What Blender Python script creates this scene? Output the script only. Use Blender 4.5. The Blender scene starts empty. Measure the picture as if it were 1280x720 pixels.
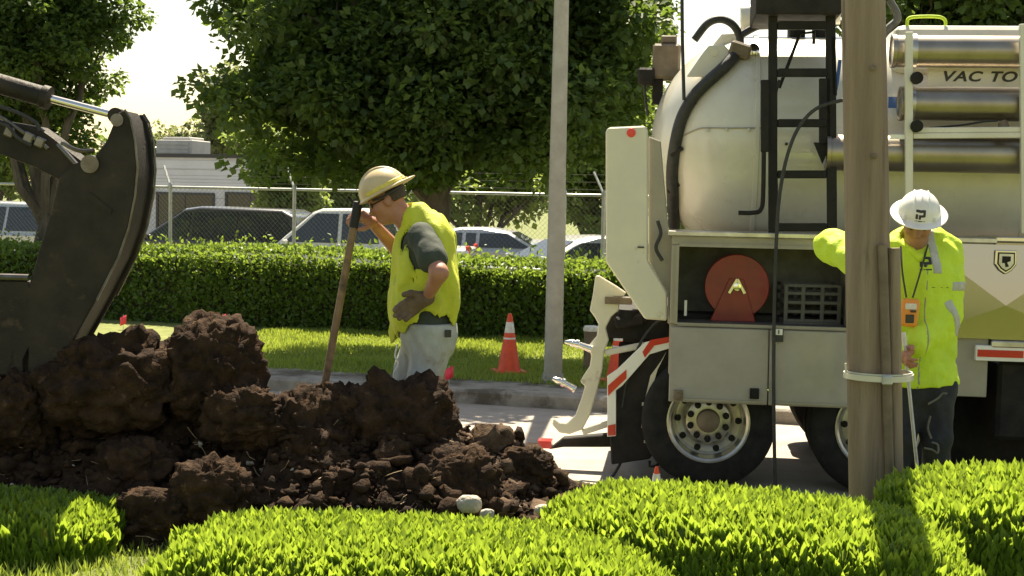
import bpy, bmesh, math, random
import numpy as np
from mathutils import Matrix, Vector
random.seed(7); rng = np.random.default_rng(11)
sc = bpy.context.scene
COL = sc.collection
RAD = math.radians

# ------------------------------------------------------------------ camera, sky, sun, exposure
W, H, F = 1280., 720., 1700.
PITCH = math.atan(110 / 1700.); ROLL = RAD(1.2); CAMZ = 2.18
cam_d = bpy.data.cameras.new('camera'); cam = bpy.data.objects.new('camera', cam_d); COL.objects.link(cam)
CAMROT = Matrix.Rotation(math.pi / 2 - PITCH, 3, 'X') @ Matrix.Rotation(ROLL, 3, 'Z')
cam.location = (0, 0, CAMZ); cam.rotation_euler = CAMROT.to_euler()
cam_d.sensor_width = 36; cam_d.lens = 36 * F / W; cam_d.clip_start = .05; cam_d.clip_end = 2000
sc.camera = cam
SUN_ELEV, SUN_AZ = RAD(59), RAD(5)          # azimuth: from the view direction (+Y) towards +X
w = bpy.data.worlds.new('World'); sc.world = w; w.use_nodes = True
nt = w.node_tree; bg = nt.nodes['Background']
sky = nt.nodes.new('ShaderNodeTexSky'); sky.sky_type = 'NISHITA'; sky.sun_disc = False
sky.sun_elevation = SUN_ELEV; sky.sun_rotation = SUN_AZ
sky.air_density = 1.2; sky.dust_density = .9; sky.ozone_density = .8
wb = nt.nodes.new('ShaderNodeMix'); wb.data_type = 'RGBA'; wb.blend_type = 'MULTIPLY'; wb.inputs[0].default_value = 1
wb.inputs[7].default_value = (1.15, .96, .75, 1)      # the camera's warm white balance
nt.links.new(sky.outputs[0], wb.inputs[6]); nt.links.new(wb.outputs[2], bg.inputs[0]); bg.inputs[1].default_value = .07
sl = bpy.data.lights.new('sun', 'SUN'); sl.energy = 5.0; sl.angle = RAD(.55); sl.color = (1, .89, .68)
so = bpy.data.objects.new('sun', sl); COL.objects.link(so)
sdir = Vector((math.sin(SUN_AZ) * math.cos(SUN_ELEV), math.cos(SUN_AZ) * math.cos(SUN_ELEV), math.sin(SUN_ELEV)))
so.rotation_euler = sdir.to_track_quat('Z', 'Y').to_euler(); so.location = sdir * 60
sc.view_settings.view_transform = 'Standard'; sc.view_settings.look = 'None'
sc.view_settings.gamma = 1; sc.view_settings.use_curve_mapping = False
sc.view_settings.exposure = 1.55
sc.render.engine = 'CYCLES'

# ------------------------------------------------------------------ pixel rays (photo pixels, 1280 x 720)
CP = Vector((0, 0, CAMZ))
def ray(px, py): return CAMROT @ Vector(((px - W/2) / F, -(py - H/2) / F, -1))
def at_z(px, py, z): d = ray(px, py); return CP + d * ((z - CAMZ) / d.z)
def at_y(px, py, Y): d = ray(px, py); return CP + d * (Y / d.y)
PHI = RAD(16)                                   # the road runs this much across the view
U = Vector((math.cos(PHI), -math.sin(PHI), 0)); V = Vector((math.sin(PHI), math.cos(PHI), 0))
def at_v(px, py, v): d = ray(px, py); return CP + d * (v / d.dot(V))
def uv(u, v, z=0): return U * u + V * v + Vector((0, 0, z))

# ------------------------------------------------------------------ numpy noise
def _h(i, j, k, s):
    n = (i * 374761393 + j * 668265263 + k * 2147483647 + s * 974711) & 0xffffffff
    n = ((n ^ (n >> 13)) * 1274126177) & 0xffffffff
    n = (n ^ (n >> 16)) & 0xffff
    return n / 32767.5 - 1
def noise(x, y, z, s=0):
    x, y, z = np.broadcast_arrays(np.asarray(x, float), np.asarray(y, float), np.asarray(z, float))
    i, j, k = np.floor(x).astype(np.int64), np.floor(y).astype(np.int64), np.floor(z).astype(np.int64)
    fx, fy, fz = x - i, y - j, z - k
    fx, fy, fz = (t * t * (3 - 2 * t) for t in (fx, fy, fz))
    r = 0
    for a in (0, 1):
        for b in (0, 1):
            for c in (0, 1):
                r = r + _h(i + a, j + b, k + c, s) * (fx if a else 1 - fx) * (fy if b else 1 - fy) * (fz if c else 1 - fz)
    return r
def fbm(x, y, z, o=4, s=0):
    r, a = 0, .5
    for n in range(o):
        r = r + a * noise(x, y, z, s + n); x, y, z, a = x * 2.03, y * 2.03, z * 2.03, a * .5
    return r

# ------------------------------------------------------------------ materials
def L(c): return (c[0], c[1], c[2], 1)
def mat(name, c, rough=.6, metal=0, c2=None, scale=6, detail=6, bump=0, bscale=40, c3=None, c3scale=1.5, c3amt=.5, coat=0, spec=.5, lo=.35, hi=.65, stretch=None):
    m = bpy.data.materials.new(name); m.use_nodes = True; n = m.node_tree; b = n.nodes['Principled BSDF']
    b.inputs['Roughness'].default_value = rough; b.inputs['Metallic'].default_value = metal
    b.inputs['Base Color'].default_value = L(c); b.inputs['Coat Weight'].default_value = coat
    b.inputs['Specular IOR Level'].default_value = spec
    tc = n.nodes.new('ShaderNodeTexCoord')
    src = tc.outputs['Object']
    if stretch:
        mp = n.nodes.new('ShaderNodeMapping'); mp.inputs['Scale'].default_value = stretch; n.links.new(src, mp.inputs['Vector']); src = mp.outputs[0]
    def nz(sc_, d=6):
        t = n.nodes.new('ShaderNodeTexNoise'); t.inputs['Scale'].default_value = sc_; t.inputs['Detail'].default_value = d
        t.inputs['Roughness'].default_value = .62
        n.links.new(src, t.inputs['Vector']); return t
    def ramp(src, a, b_):
        r = n.nodes.new('ShaderNodeMapRange'); r.inputs[1].default_value = a; r.inputs[2].default_value = b_
        n.links.new(src, r.inputs[0]); return r
    out = None
    if c2:
        r = ramp(nz(scale, detail).outputs['Fac'], lo, hi)
        mx = n.nodes.new('ShaderNodeMix'); mx.data_type = 'RGBA'
        n.links.new(r.outputs[0], mx.inputs[0]); mx.inputs[6].default_value = L(c); mx.inputs[7].default_value = L(c2); out = mx.outputs[2]
    if c3:
        r = ramp(nz(c3scale, 8).outputs['Fac'], c3amt, c3amt + .12)
        mx = n.nodes.new('ShaderNodeMix'); mx.data_type = 'RGBA'; n.links.new(r.outputs[0], mx.inputs[0])
        if out: n.links.new(out, mx.inputs[6])
        else: mx.inputs[6].default_value = L(c)
        mx.inputs[7].default_value = L(c3); out = mx.outputs[2]
    if out: n.links.new(out, b.inputs['Base Color'])
    if bump:
        bp = n.nodes.new('ShaderNodeBump'); bp.inputs['Strength'].default_value = bump; bp.inputs['Distance'].default_value = .02
        n.links.new(nz(bscale).outputs['Fac'], bp.inputs['Height']); n.links.new(bp.outputs[0], b.inputs['Normal'])
    if c2 and metal == 0:
        r = n.nodes.new('ShaderNodeMapRange'); r.inputs[3].default_value = max(.05, rough - .12); r.inputs[4].default_value = min(1, rough + .12)
        n.links.new(nz(scale * 2.3, 4).outputs['Fac'], r.inputs[0]); n.links.new(r.outputs[0], b.inputs['Roughness'])
    return m
def leafmat(name, c1, c2, trans, tw=.45, rough=.45, spot=None):
    m = bpy.data.materials.new(name); m.use_nodes = True; n = m.node_tree; n.nodes.clear()
    o = n.nodes.new('ShaderNodeOutputMaterial'); p = n.nodes.new('ShaderNodeBsdfPrincipled'); t = n.nodes.new('ShaderNodeBsdfTranslucent')
    mx = n.nodes.new('ShaderNodeMixShader'); mx.inputs[0].default_value = tw
    g = n.nodes.new('ShaderNodeNewGeometry'); r = n.nodes.new('ShaderNodeValToRGB'); r2 = n.nodes.new('ShaderNodeValToRGB')
    r.color_ramp.elements[0].color = L(c1); r.color_ramp.elements[1].color = L(c2)
    if spot:
        e = r.color_ramp.elements.new(.985); e.color = L(c2); r.color_ramp.elements[-1].color = L(spot)
    r2.color_ramp.elements[0].color = L([x * .75 for x in trans]); r2.color_ramp.elements[1].color = L(trans)
    n.links.new(g.outputs['Random Per Island'], r.inputs[0]); n.links.new(g.outputs['Random Per Island'], r2.inputs[0])
    n.links.new(r.outputs[0], p.inputs['Base Color']); n.links.new(r2.outputs[0], t.inputs['Color'])
    p.inputs['Roughness'].default_value = rough
    n.links.new(p.outputs[0], mx.inputs[1]); n.links.new(t.outputs[0], mx.inputs[2]); n.links.new(mx.outputs[0], o.inputs[0])
    return m
def glass(name, c=(.02, .025, .03), rough=.06):
    return mat(name, c, rough, 0, spec=.8)

M = dict(
 asphalt=mat('asphalt', (.32, .28, .24), .88, c2=(.40, .35, .30), scale=3.5, bump=.35, bscale=160, c3=(.25, .22, .19), c3scale=.7, c3amt=.58),
 lot=mat('parking_asphalt', (.12, .115, .11), .9, c2=(.2, .19, .18), scale=2, bump=.2, bscale=90),
 kerb=mat('kerb_concrete', (.24, .215, .18), .9, c2=(.36, .33, .28), scale=5, bump=.5, bscale=60, c3=(.12, .10, .075), c3scale=2.2, c3amt=.55),
 walk=mat('verge_concrete', (.20, .175, .14), .92, c2=(.34, .31, .26), scale=4, bump=.5, bscale=70, c3=(.09, .07, .045), c3scale=1.6, c3amt=.47),
 soil_ground=mat('lawn_soil', (.12, .14, .03), .95, c2=(.19, .21, .05), scale=5, bump=.6, bscale=50),
 bank=mat('bank_soil', (.09, .11, .025), .95, c2=(.15, .17, .04), scale=6, bump=.6, bscale=50),
 ground=mat('far_ground', (.16, .15, .12), .95, c2=(.10, .12, .05), scale=.2),
 dirt=mat('dirt', (.020, .0125, .008), .95, c2=(.062, .036, .020), scale=7, bump=1.0, bscale=55, c3=(.13, .078, .042), c3scale=11, c3amt=.62, spec=.15),
 clod=mat('clod_dirt', (.021, .013, .0085), .95, c2=(.066, .038, .021), scale=9, bump=1.0, bscale=60, c3=(.14, .085, .045), c3scale=17, c3amt=.60, spec=.15),
 stone=mat('stone', (.38, .34, .27), .8, c2=(.52, .47, .38), scale=14, bump=.4, bscale=60, c3=(.15, .10, .06), c3scale=8, c3amt=.55),
 root=mat('root', (.34, .26, .16), .85, c2=(.2, .13, .07), scale=30),
 grass=leafmat('grass_blades', (.16, .23, .03), (.27, .34, .06), (.46, .56, .07), .42),
 hedge=leafmat('hedge_leaves', (.08, .15, .018), (.18, .27, .035), (.46, .62, .05), .48, .42, spot=(.3, .16, .06)),
 hedge_far=leafmat('far_hedge_leaves', (.055, .105, .016), (.11, .18, .03), (.30, .42, .05), .45),
 maple=leafmat('maple_leaves', (.035, .068, .016), (.07, .115, .025), (.20, .30, .04), .42, .6),
 maple2=leafmat('pale_leaves', (.085, .15, .03), (.16, .23, .05), (.36, .46, .08), .45),
 poplar=leafmat('poplar_leaves', (.10, .13, .05), (.18, .21, .09), (.32, .36, .13), .45),
 twig=mat('twigs', (.022, .022, .011), .9, c2=(.04, .038, .018), scale=20),
 bark=mat('bark', (.055, .045, .034), .95, c2=(.12, .10, .075), scale=9, bump=1, bscale=30, stretch=(1, 1, .25)),
 clod_sunlit=mat('sunlit_crumbs', (.055, .036, .023), .95, c2=(.15, .10, .065), scale=9, bump=.8, bscale=60, spec=.15),  # dirt colour lightened so the crumbs look sunlit
 wood_pole=mat('weathered_pole_wood', (.20, .145, .10), .9, c2=(.32, .245, .175), scale=9, bump=.7, bscale=38, c3=(.10, .072, .052), c3scale=14, c3amt=.60, stretch=(1, 1, .07)),
 handle=mat('handle_wood', (.20, .125, .065), .65, c2=(.30, .19, .10), scale=14, c3=(.07, .045, .03), c3scale=6, c3amt=.5),
 galv=mat('galvanised_steel', (.42, .43, .42), .5, .6, c2=(.55, .55, .53), scale=12, bump=.05),
 wire=mat('dull_wire', (.06, .06, .055), .7, .2),
 lamp_pole=mat('lamp_pole_paint', (.30, .29, .245), .7, c2=(.38, .37, .32), scale=5, bump=.25, bscale=60, c3=(.27, .24, .19), c3scale=3.5, c3amt=.6),
 white=mat('truck_white', (.66, .63, .54), .3, c2=(.57, .54, .45), scale=2.2, coat=.4, c3=(.50, .46, .38), c3scale=1.7, c3amt=.66),
 cream=mat('cream_paint', (.68, .64, .50), .38, c2=(.62, .58, .48), scale=4, coat=.2, c3=(.36, .30, .22), c3scale=5, c3amt=.64),
 greybox=mat('toolbox_paint', (.345, .31, .245), .42, c2=(.28, .25, .195), scale=3, coat=.15, c3=(.26, .23, .18), c3scale=3.5, c3amt=.64),
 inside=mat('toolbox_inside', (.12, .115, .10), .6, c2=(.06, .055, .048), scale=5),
 black=mat('black_paint', (.010, .0095, .009), .6, c2=(.020, .018, .016), scale=8, bump=.05, spec=.22),
 chassis=mat('chassis_black', (.012, .0115, .011), .7, c2=(.030, .026, .022), scale=5, bump=.2, spec=.2),
 rubber=mat('rubber', (.012, .0115, .011), .85, c2=(.026, .024, .022), scale=10, bump=.15, spec=.25),
 hose=mat('hose_black', (.018, .018, .018), .6, c2=(.035, .034, .032), scale=20, bump=.2),
 hose_grey=mat('hose_grey', (.16, .15, .13), .6, c2=(.10, .095, .085), scale=15),
 alu=mat('wheel_aluminium', (.62, .60, .55), .34, .9, c2=(.40, .37, .32), scale=6),
 chrome=mat('chrome', (.72, .70, .66), .14, 1),
 steel=mat('steel_tube', (.37, .325, .26), .36, .92, c2=(.28, .245, .195), scale=3),
 polish=mat('polished_plate', (.36, .335, .30), .17, 1),
 red=mat('red_paint', (.27, .016, .014), .45, c2=(.19, .013, .012), scale=6, coat=.3),
 reflred=mat('red_reflector', (.55, .02, .015), .25, coat=.5),
 reflwhite=mat('white_reflector', (.82, .80, .74), .3),
 brown=mat('brown_housing', (.20, .15, .10), .6, c2=(.12, .09, .06), scale=8),
 blue=mat('blue_stripe', (.03, .10, .36), .4),
 ink=mat('black_lettering', (.03, .028, .026), .5),
 exc=mat('excavator_dark_steel', (.022, .019, .017), .62, .2, c2=(.045, .036, .028), scale=5, bump=.3, bscale=40, c3=(.085, .06, .04), c3scale=7, c3amt=.62, spec=.25),
 exc_edge=mat('worn_steel', (.20, .19, .17), .36, .85, c2=(.12, .10, .08), scale=9),
 exc_paint=mat('excavator_grey_paint', (.11, .10, .09), .5, c2=(.07, .065, .06), scale=4),
 cone=mat('cone_orange', (.80, .085, .015), .5, c2=(.62, .06, .015), scale=9),
 coneband=mat('cone_band', (.80, .78, .72), .4, c2=(.6, .58, .52), scale=20),
 flag=mat('pink_flag', (.85, .06, .10), .6),
 brick_white=mat('white_siding', (.70, .69, .68), .8, c2=(.62, .61, .60), scale=1.2),
 coping=mat('dark_coping', (.05, .047, .043), .6),
 roofunit=mat('roof_unit_grey', (.52, .50, .47), .7, c2=(.42, .40, .38), scale=2),
 darkwin=glass('dark_window', (.022, .024, .026), .12),
 carglass=glass('car_glass', (.03, .037, .042), .05),
 suv=mat('suv_grey', (.05, .052, .055), .28, .3, coat=.6, c2=(.06, .06, .062), scale=2),
 carwhite=mat('car_white', (.76, .75, .72), .28, coat=.6),
 silver=mat('car_silver', (.50, .51, .50), .3, .5, coat=.6),
 carred=mat('car_red', (.34, .03, .025), .3, coat=.6),
 skin=mat('skin', (.35, .155, .10), .55, c2=(.43, .205, .135), scale=14, bump=.08, bscale=80),
 skin2=mat('skin_tan', (.30, .145, .095), .55, c2=(.38, .19, .13), scale=14, bump=.08, bscale=80),
 hair=mat('hair', (.045, .03, .02), .7, c2=(.08, .055, .035), scale=60, bump=.5, bscale=120),
 vest=mat('vest_yellow', (.62, .66, .035), .75, c2=(.52, .56, .05), scale=7, bump=.7, bscale=13, c3=(.36, .31, .07), c3scale=5, c3amt=.62),
 jacket=mat('jacket_lime', (.60, .80, .035), .7, c2=(.52, .70, .04), scale=6, bump=.6, bscale=14),
 silverband=mat('reflective_band', (.50, .50, .45), .45, c2=(.40, .40, .36), scale=20),
 tshirt=mat('dark_shirt', (.035, .045, .035), .9, c2=(.055, .065, .05), scale=12, bump=.2),
 jeans=mat('grey_jeans', (.34, .35, .33), .9, c2=(.46, .47, .45), scale=9, bump=.3, bscale=50, c3=(.26, .22, .16), c3scale=4.5, c3amt=.57),
 navy=mat('navy_trousers', (.014, .016, .022), .85, c2=(.028, .030, .038), scale=8, bump=.3),
 boot=mat('boot_leather', (.07, .045, .025), .6, c2=(.12, .08, .045), scale=10),
 glove=mat('work_glove', (.10, .065, .045), .85, c2=(.19, .13, .09), scale=14, bump=.3),
 blackglove=mat('black_grip', (.016, .015, .014), .7),
 hat_tan=mat('tan_hard_hat', (.62, .48, .27), .42, c2=(.52, .40, .23), scale=6, coat=.2, c3=(.34, .25, .14), c3scale=5, c3amt=.63),
 hat_band=mat('yellow_hat_sticker', (.72, .60, .10), .5, c2=(.55, .42, .06), scale=16),
 hat_white=mat('white_hard_hat', (.80, .79, .75), .35, coat=.3, c2=(.70, .69, .64), scale=7),
 orange=mat('orange_case', (.80, .30, .04), .45),
 screen=mat('dark_screen', (.03, .03, .028), .2),
 crate=mat('grey_crate', (.10, .095, .085), .6, c2=(.075, .07, .062), scale=10),
 lensred=mat('red_marker', (.75, .05, .03), .3),
)
def shield_m():
    return None

# ------------------------------------------------------------------ meshes and objects
MW = {}                                             # object name -> its world matrix
def P(o, k, v):
    if v: o[k] = v
def tag(o, label=None, cat=None, group=None, kind=None):
    P(o, 'label', label); P(o, 'category', cat); P(o, 'group', group); P(o, 'kind', kind); return o
def thing(name, label, cat, loc, rotz=0, group=None):
    o = bpy.data.objects.new(name, None); COL.objects.link(o); o.empty_display_size = .1
    o.location = loc; o.rotation_euler = (0, 0, rotz)
    MW[o.name] = Matrix.Translation(Vector(loc)) @ Matrix.Rotation(rotz, 4, 'Z')
    return tag(o, label, cat, group)
def link(name, me, m, parent=None, smooth=True, bevel=0, loc=None, seg=1):
    if isinstance(m, str): m = M[m]
    if m: me.materials.append(m)
    if smooth:
        me.polygons.foreach_set('use_smooth', [True] * len(me.polygons))
    o = bpy.data.objects.new(name, me); COL.objects.link(o)
    if parent: o.parent = parent; MW[o.name] = MW[parent.name].copy()
    else:
        MW[o.name] = Matrix.Translation(Vector(loc)) if loc is not None else Matrix.Identity(4)
        if loc is not None: o.location = loc
    if bevel:
        b = o.modifiers.new('bevel', 'BEVEL'); b.width = bevel; b.segments = seg; b.limit_method = 'ANGLE'; b.angle_limit = RAD(40)
    return o
def np_mesh(name, v, fs, nper):
    """fast mesh: v (n,3), fs flat index array, nper corners per face"""
    me = bpy.data.meshes.new(name); n = len(fs) // nper
    me.vertices.add(len(v)); me.vertices.foreach_set('co', np.asarray(v, np.float32).ravel())
    me.loops.add(len(fs)); me.loops.foreach_set('vertex_index', np.asarray(fs, np.int32))
    me.polygons.add(n); me.polygons.foreach_set('loop_start', np.arange(0, len(fs), nper, dtype=np.int32))
    me.polygons.foreach_set('loop_total', np.full(n, nper, np.int32)); me.update(calc_edges=True); return me
def to_local(v, parent=None, loc=None, frame=None):
    """points given in `frame` (world if None) -> parent's local space"""
    A = np.asarray(v, float).reshape(-1, 3)
    Mx = frame if frame is not None else Matrix.Identity(4)
    if parent: Mx = MW[parent.name].inverted() @ Mx
    elif loc is not None: Mx = Matrix.Translation(-Vector(loc)) @ Mx
    Mn = np.array(Mx); return A @ Mn[:3, :3].T + Mn[:3, 3]
def basis(d):
    d = Vector(d).normalized(); up = Vector((0, 0, 1)) if abs(d.z) < .95 else Vector((0, 1, 0))
    a = d.cross(up).normalized(); return a, a.cross(d).normalized(), d
class MB:
    def __init__(s): s.v = []; s.f = []
    def add(s, v, f):
        n = len(s.v); s.v += [tuple(x) for x in v]; s.f += [[i + n for i in q] for q in f]; return s
    def box(s, c, sz, R=None):
        c = Vector(c); x, y, z = (q / 2 for q in sz)
        v = [Vector((a * x, b * y, d * z)) for a in (-1, 1) for b in (-1, 1) for d in (-1, 1)]
        if R: v = [R @ q for q in v]
        return s.add([c + q for q in v], [(0, 1, 3, 2), (4, 6, 7, 5), (0, 4, 5, 1), (2, 3, 7, 6), (0, 2, 6, 4), (1, 5, 7, 3)])
    def bb(s, a, b): a, b = Vector(a), Vector(b); return s.box((a + b) / 2, [abs(q) for q in (b - a)])
    def bar(s, a, b, wd, th):
        a, b = Vector(a), Vector(b); x, y, d = basis(b - a); R = Matrix((x, y, d)).transposed()
        return s.box((a + b) / 2, (wd, th, (b - a).length), R)
    def prism(s, pts, off):
        n = len(pts); off = Vector(off); p = [Vector(q) for q in pts]
        return s.add(p + [q + off for q in p], [list(range(n))[::-1], list(range(n, 2 * n))] + [(i, (i + 1) % n, n + (i + 1) % n, n + i) for i in range(n)])
    def tube(s, path, r, n=10, cap=True, close=False):
        p = [Vector(q) for q in path]; m = len(p); rs = r if isinstance(r, (list, tuple)) else [r] * m
        v = []; px = None
        for i in range(m):
            t = (p[(i + 1) % m] - p[i - 1]) if close else (p[min(i + 1, m - 1)] - p[max(i - 1, 0)])
            t.normalize()
            if px is None: px = basis(t)[0]
            px = (px - t * px.dot(t)).normalized(); py = t.cross(px)
            for k in range(n):
                a = 2 * math.pi * k / n; v.append(p[i] + (px * math.cos(a) + py * math.sin(a)) * rs[i])
        f = []
        for i in range(m if close else m - 1):
            for k in range(n):
                j = (i + 1) % m; f.append((i * n + k, i * n + (k + 1) % n, j * n + (k + 1) % n, j * n + k))
        if cap and not close: f += [list(range(n))[::-1], list(range((m - 1) * n, m * n))]
        return s.add(v, f)
    def lathe(s, prof, c, axis=(0, 0, 1), n=24, cap=True):
        c = Vector(c); x, y, d = basis(axis); v = []; m = len(prof)
        for r, z in prof:
            for k in range(n):
                a = 2 * math.pi * k / n; v.append(c + d * z + (x * math.cos(a) + y * math.sin(a)) * r)
        f = [(i * n + k, i * n + (k + 1) % n, (i + 1) * n + (k + 1) % n, (i + 1) * n + k) for i in range(m - 1) for k in range(n)]
        if cap and prof[0][0] > 1e-6: f.append(list(range(n))[::-1])
        if cap and prof[-1][0] > 1e-6: f.append(list(range((m - 1) * n, m * n)))
        return s.add(v, f)
    def mesh(s, name, parent=None, loc=None, frame=None):
        me = bpy.data.meshes.new(name); me.from_pydata(to_local(s.v, parent, loc, frame).tolist(), [], s.f); me.validate()
        bm = bmesh.new(); bm.from_mesh(me); bmesh.ops.remove_doubles(bm, verts=bm.verts, dist=1e-5)
        bmesh.ops.recalc_face_normals(bm, faces=bm.faces); bm.to_mesh(me); bm.free(); return me
    def build(s, name, m, parent=None, frame=None, smooth=False, bevel=0, loc=None, seg=1, label=None, cat=None, group=None, kind=None, auto=True):
        me = s.mesh(name, parent, loc, frame)
        o = link(name, me, m, parent, smooth, bevel, loc, seg)
        if smooth and auto:
            me.polygons.foreach_set('use_smooth', [True] * len(me.polygons))
            bm = bmesh.new(); bm.from_mesh(me)
            for e in bm.edges:
                if len(e.link_faces) == 2 and e.calc_face_angle(0) > RAD(38): e.smooth = False
            bm.to_mesh(me); bm.free()
        return tag(o, label, cat, group, kind)
def spline(pts, n=8):
    p = [Vector(q) for q in pts]; p = [2 * p[0] - p[1]] + p + [2 * p[-1] - p[-2]]; o = []
    for i in range(1, len(p) - 2):
        a, b, c, d = p[i - 1:i + 3]
        for k in range(n):
            t = k / n; o.append(.5 * ((2 * b) + (c - a) * t + (2 * a - 5 * b + 4 * c - d) * t * t + (3 * b - a - 3 * c + d) * t ** 3))
    return o + [p[-2]]
def text_mb(s, size, origin, ex, ey, shear=0, th=.002, squeeze=1):
    """flat lettering at origin, ex / ey unit vectors along the line and up"""
    cu = bpy.data.curves.new('t', 'FONT'); cu.body = s; cu.size = size; cu.shear = shear; cu.extrude = 0; cu.offset = size * .03
    o = bpy.data.objects.new('t', cu); COL.objects.link(o); dg = bpy.context.evaluated_depsgraph_get()
    me = bpy.data.meshes.new_from_object(o.evaluated_get(dg)); mb = MB(); ex, ey, origin = Vector(ex), Vector(ey), Vector(origin)
    mb.add([origin + ex * v.co.x * squeeze + ey * v.co.y for v in me.vertices], [list(p.vertices) for p in me.polygons])
    bpy.data.objects.remove(o); bpy.data.curves.remove(cu); bpy.data.meshes.remove(me); return mb

# ------------------------------------------------------------------ signed-distance modelling (people, hats, clods)
def surface_nets(Fd, o, h):
    nx, ny, nz = Fd.shape; acc = np.zeros((nx, ny, nz, 3)); cnt = np.zeros((nx, ny, nz)); S = Fd < 0; quads = []
    for ax in range(3):
        a = [slice(None)] * 3; b = [slice(None)] * 3; a[ax] = slice(0, -1); b[ax] = slice(1, None)
        A, B = Fd[tuple(a)], Fd[tuple(b)]; cr = np.argwhere(S[tuple(a)] != S[tuple(b)])
        if not len(cr): continue
        va, vb = A[tuple(cr.T)], B[tuple(cr.T)]; p = cr.astype(float); p[:, ax] += va / (va - vb)
        o1, o2 = (ax + 1) % 3, (ax + 2) % 3; cells = []
        for d1, d2 in ((0, 0), (-1, 0), (-1, -1), (0, -1)):
            c = cr.copy(); c[:, o1] += d1; c[:, o2] += d2; c = np.maximum(c, 0)
            np.add.at(acc, tuple(c.T), p); np.add.at(cnt, tuple(c.T), 1); cells.append(c)
        q = np.stack([np.ravel_multi_index(tuple(c.T), cnt.shape) for c in cells], 1)
        flip = va > vb; q[flip] = q[flip][:, ::-1]; quads.append(q)
    idx = np.full(cnt.size, -1); k = np.flatnonzero(cnt.ravel()); idx[k] = np.arange(len(k))
    v = acc.reshape(-1, 3)[k] / cnt.ravel()[k][:, None]
    return v * h + np.asarray(o), idx[np.concatenate(quads)]
def smin(a, b, k):
    if k <= 0: return np.minimum(a, b)
    hh = np.clip(.5 + .5 * (b - a) / k, 0, 1); return b + (a - b) * hh - k * hh * (1 - hh)
def cone_d(X, a, b, ra, rb):
    a, b = np.asarray(a, float), np.asarray(b, float); ba = b - a; L2 = max(ba @ ba, 1e-9)
    t = np.clip(((X - a) @ ba) / L2, 0, 1); return np.linalg.norm(X - a - t[..., None] * ba, axis=-1) - (ra + (rb - ra) * t)
def ell_d(X, c, r, R=None):
    q = X - np.asarray(c, float)
    if R is not None: q = q @ np.asarray(R)
    r = np.asarray(r, float); k0 = np.linalg.norm(q / r, axis=-1); k1 = np.linalg.norm(q / (r * r), axis=-1) + 1e-9
    return k0 * (k0 - 1) / k1
def prims_fn(pr, off=0):
    """pr: ('c', a, b, ra, rb, k) or ('e', c, r, R, k)"""
    def fn(X):
        d = None
        for q in pr:
            if q[0] == 'c': e = cone_d(X, q[1], q[2], q[3], q[4]); k = q[5]
            else: e = ell_d(X, q[1], q[2], q[3]); k = q[4]
            d = e if d is None else smin(d, e, k)
        return d - off
    return fn
def sdf_obj(name, fn, lo, hi, h, m, parent, post=None, kind=None, label=None, xf=None):
    lo, hi = np.asarray(lo, float), np.asarray(hi, float); n = np.ceil((hi - lo) / h).astype(int) + 1
    ax = [lo[i] + h * np.arange(n[i]) for i in range(3)]; out = np.empty(tuple(n), np.float32)
    for i in range(0, n[0], 16):
        G = np.stack(np.meshgrid(ax[0][i:i + 16], ax[1], ax[2], indexing='ij'), -1); out[i:i + 16] = fn(G)
    out[0] = out[-1] = 1; out[:, 0] = out[:, -1] = 1; out[:, :, 0] = out[:, :, -1] = 1
    v, q = surface_nets(out, lo, h)
    if xf is not None: A = np.array(xf); v = v @ A[:3, :3].T + A[:3, 3]
    me = np_mesh(name, to_local(v, parent), q.ravel(), 4)
    return tag(link(name, me, m, parent, True), label, kind=kind)

# ------------------------------------------------------------------ leaves
def leaves(name, Pn, D, N, Ln, Wd, fold=.25, six=False):
    """one mesh of leaf faces: base at Pn, axis D, face normal N"""
    D = D / np.linalg.norm(D, axis=1)[:, None]; S = np.cross(D, N); S /= np.linalg.norm(S, axis=1)[:, None] + 1e-9; N2 = np.cross(S, D)
    Ln, Wd = Ln[:, None], Wd[:, None]; n = len(Pn)
    if six:
        v = np.stack([Pn, Pn + D * Ln * .35 + S * Wd * .5 + N2 * Wd * fold, Pn + D * Ln * .72 + S * Wd * .36 + N2 * Wd * fold * .6, Pn + D * Ln - N2 * Wd * fold * .5,
                      Pn + D * Ln * .72 - S * Wd * .36 + N2 * Wd * fold * .6, Pn + D * Ln * .35 - S * Wd * .5 + N2 * Wd * fold], 1).reshape(-1, 3)
        b = np.arange(n)[:, None] * 6; f = np.concatenate([b + [[0, 1, 2, 3]], b + [[0, 3, 4, 5]]], 1).reshape(-1)
        return np_mesh(name, v, f, 4)
    v = np.stack([Pn, Pn + D * Ln * .5 + S * Wd * .5 + N2 * Wd * fold, Pn + D * Ln, Pn + D * Ln * .5 - S * Wd * .5 + N2 * Wd * fold], 1).reshape(-1, 3)
    b = np.arange(n)[:, None] * 4; f = np.concatenate([b + [[0, 1, 2]], b + [[0, 2, 3]]], 1).reshape(-1)
    return np_mesh(name, v, f, 3)
def unit(n):
    v = rng.normal(size=(n, 3)); return v / np.linalg.norm(v, axis=1)[:, None]
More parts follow.
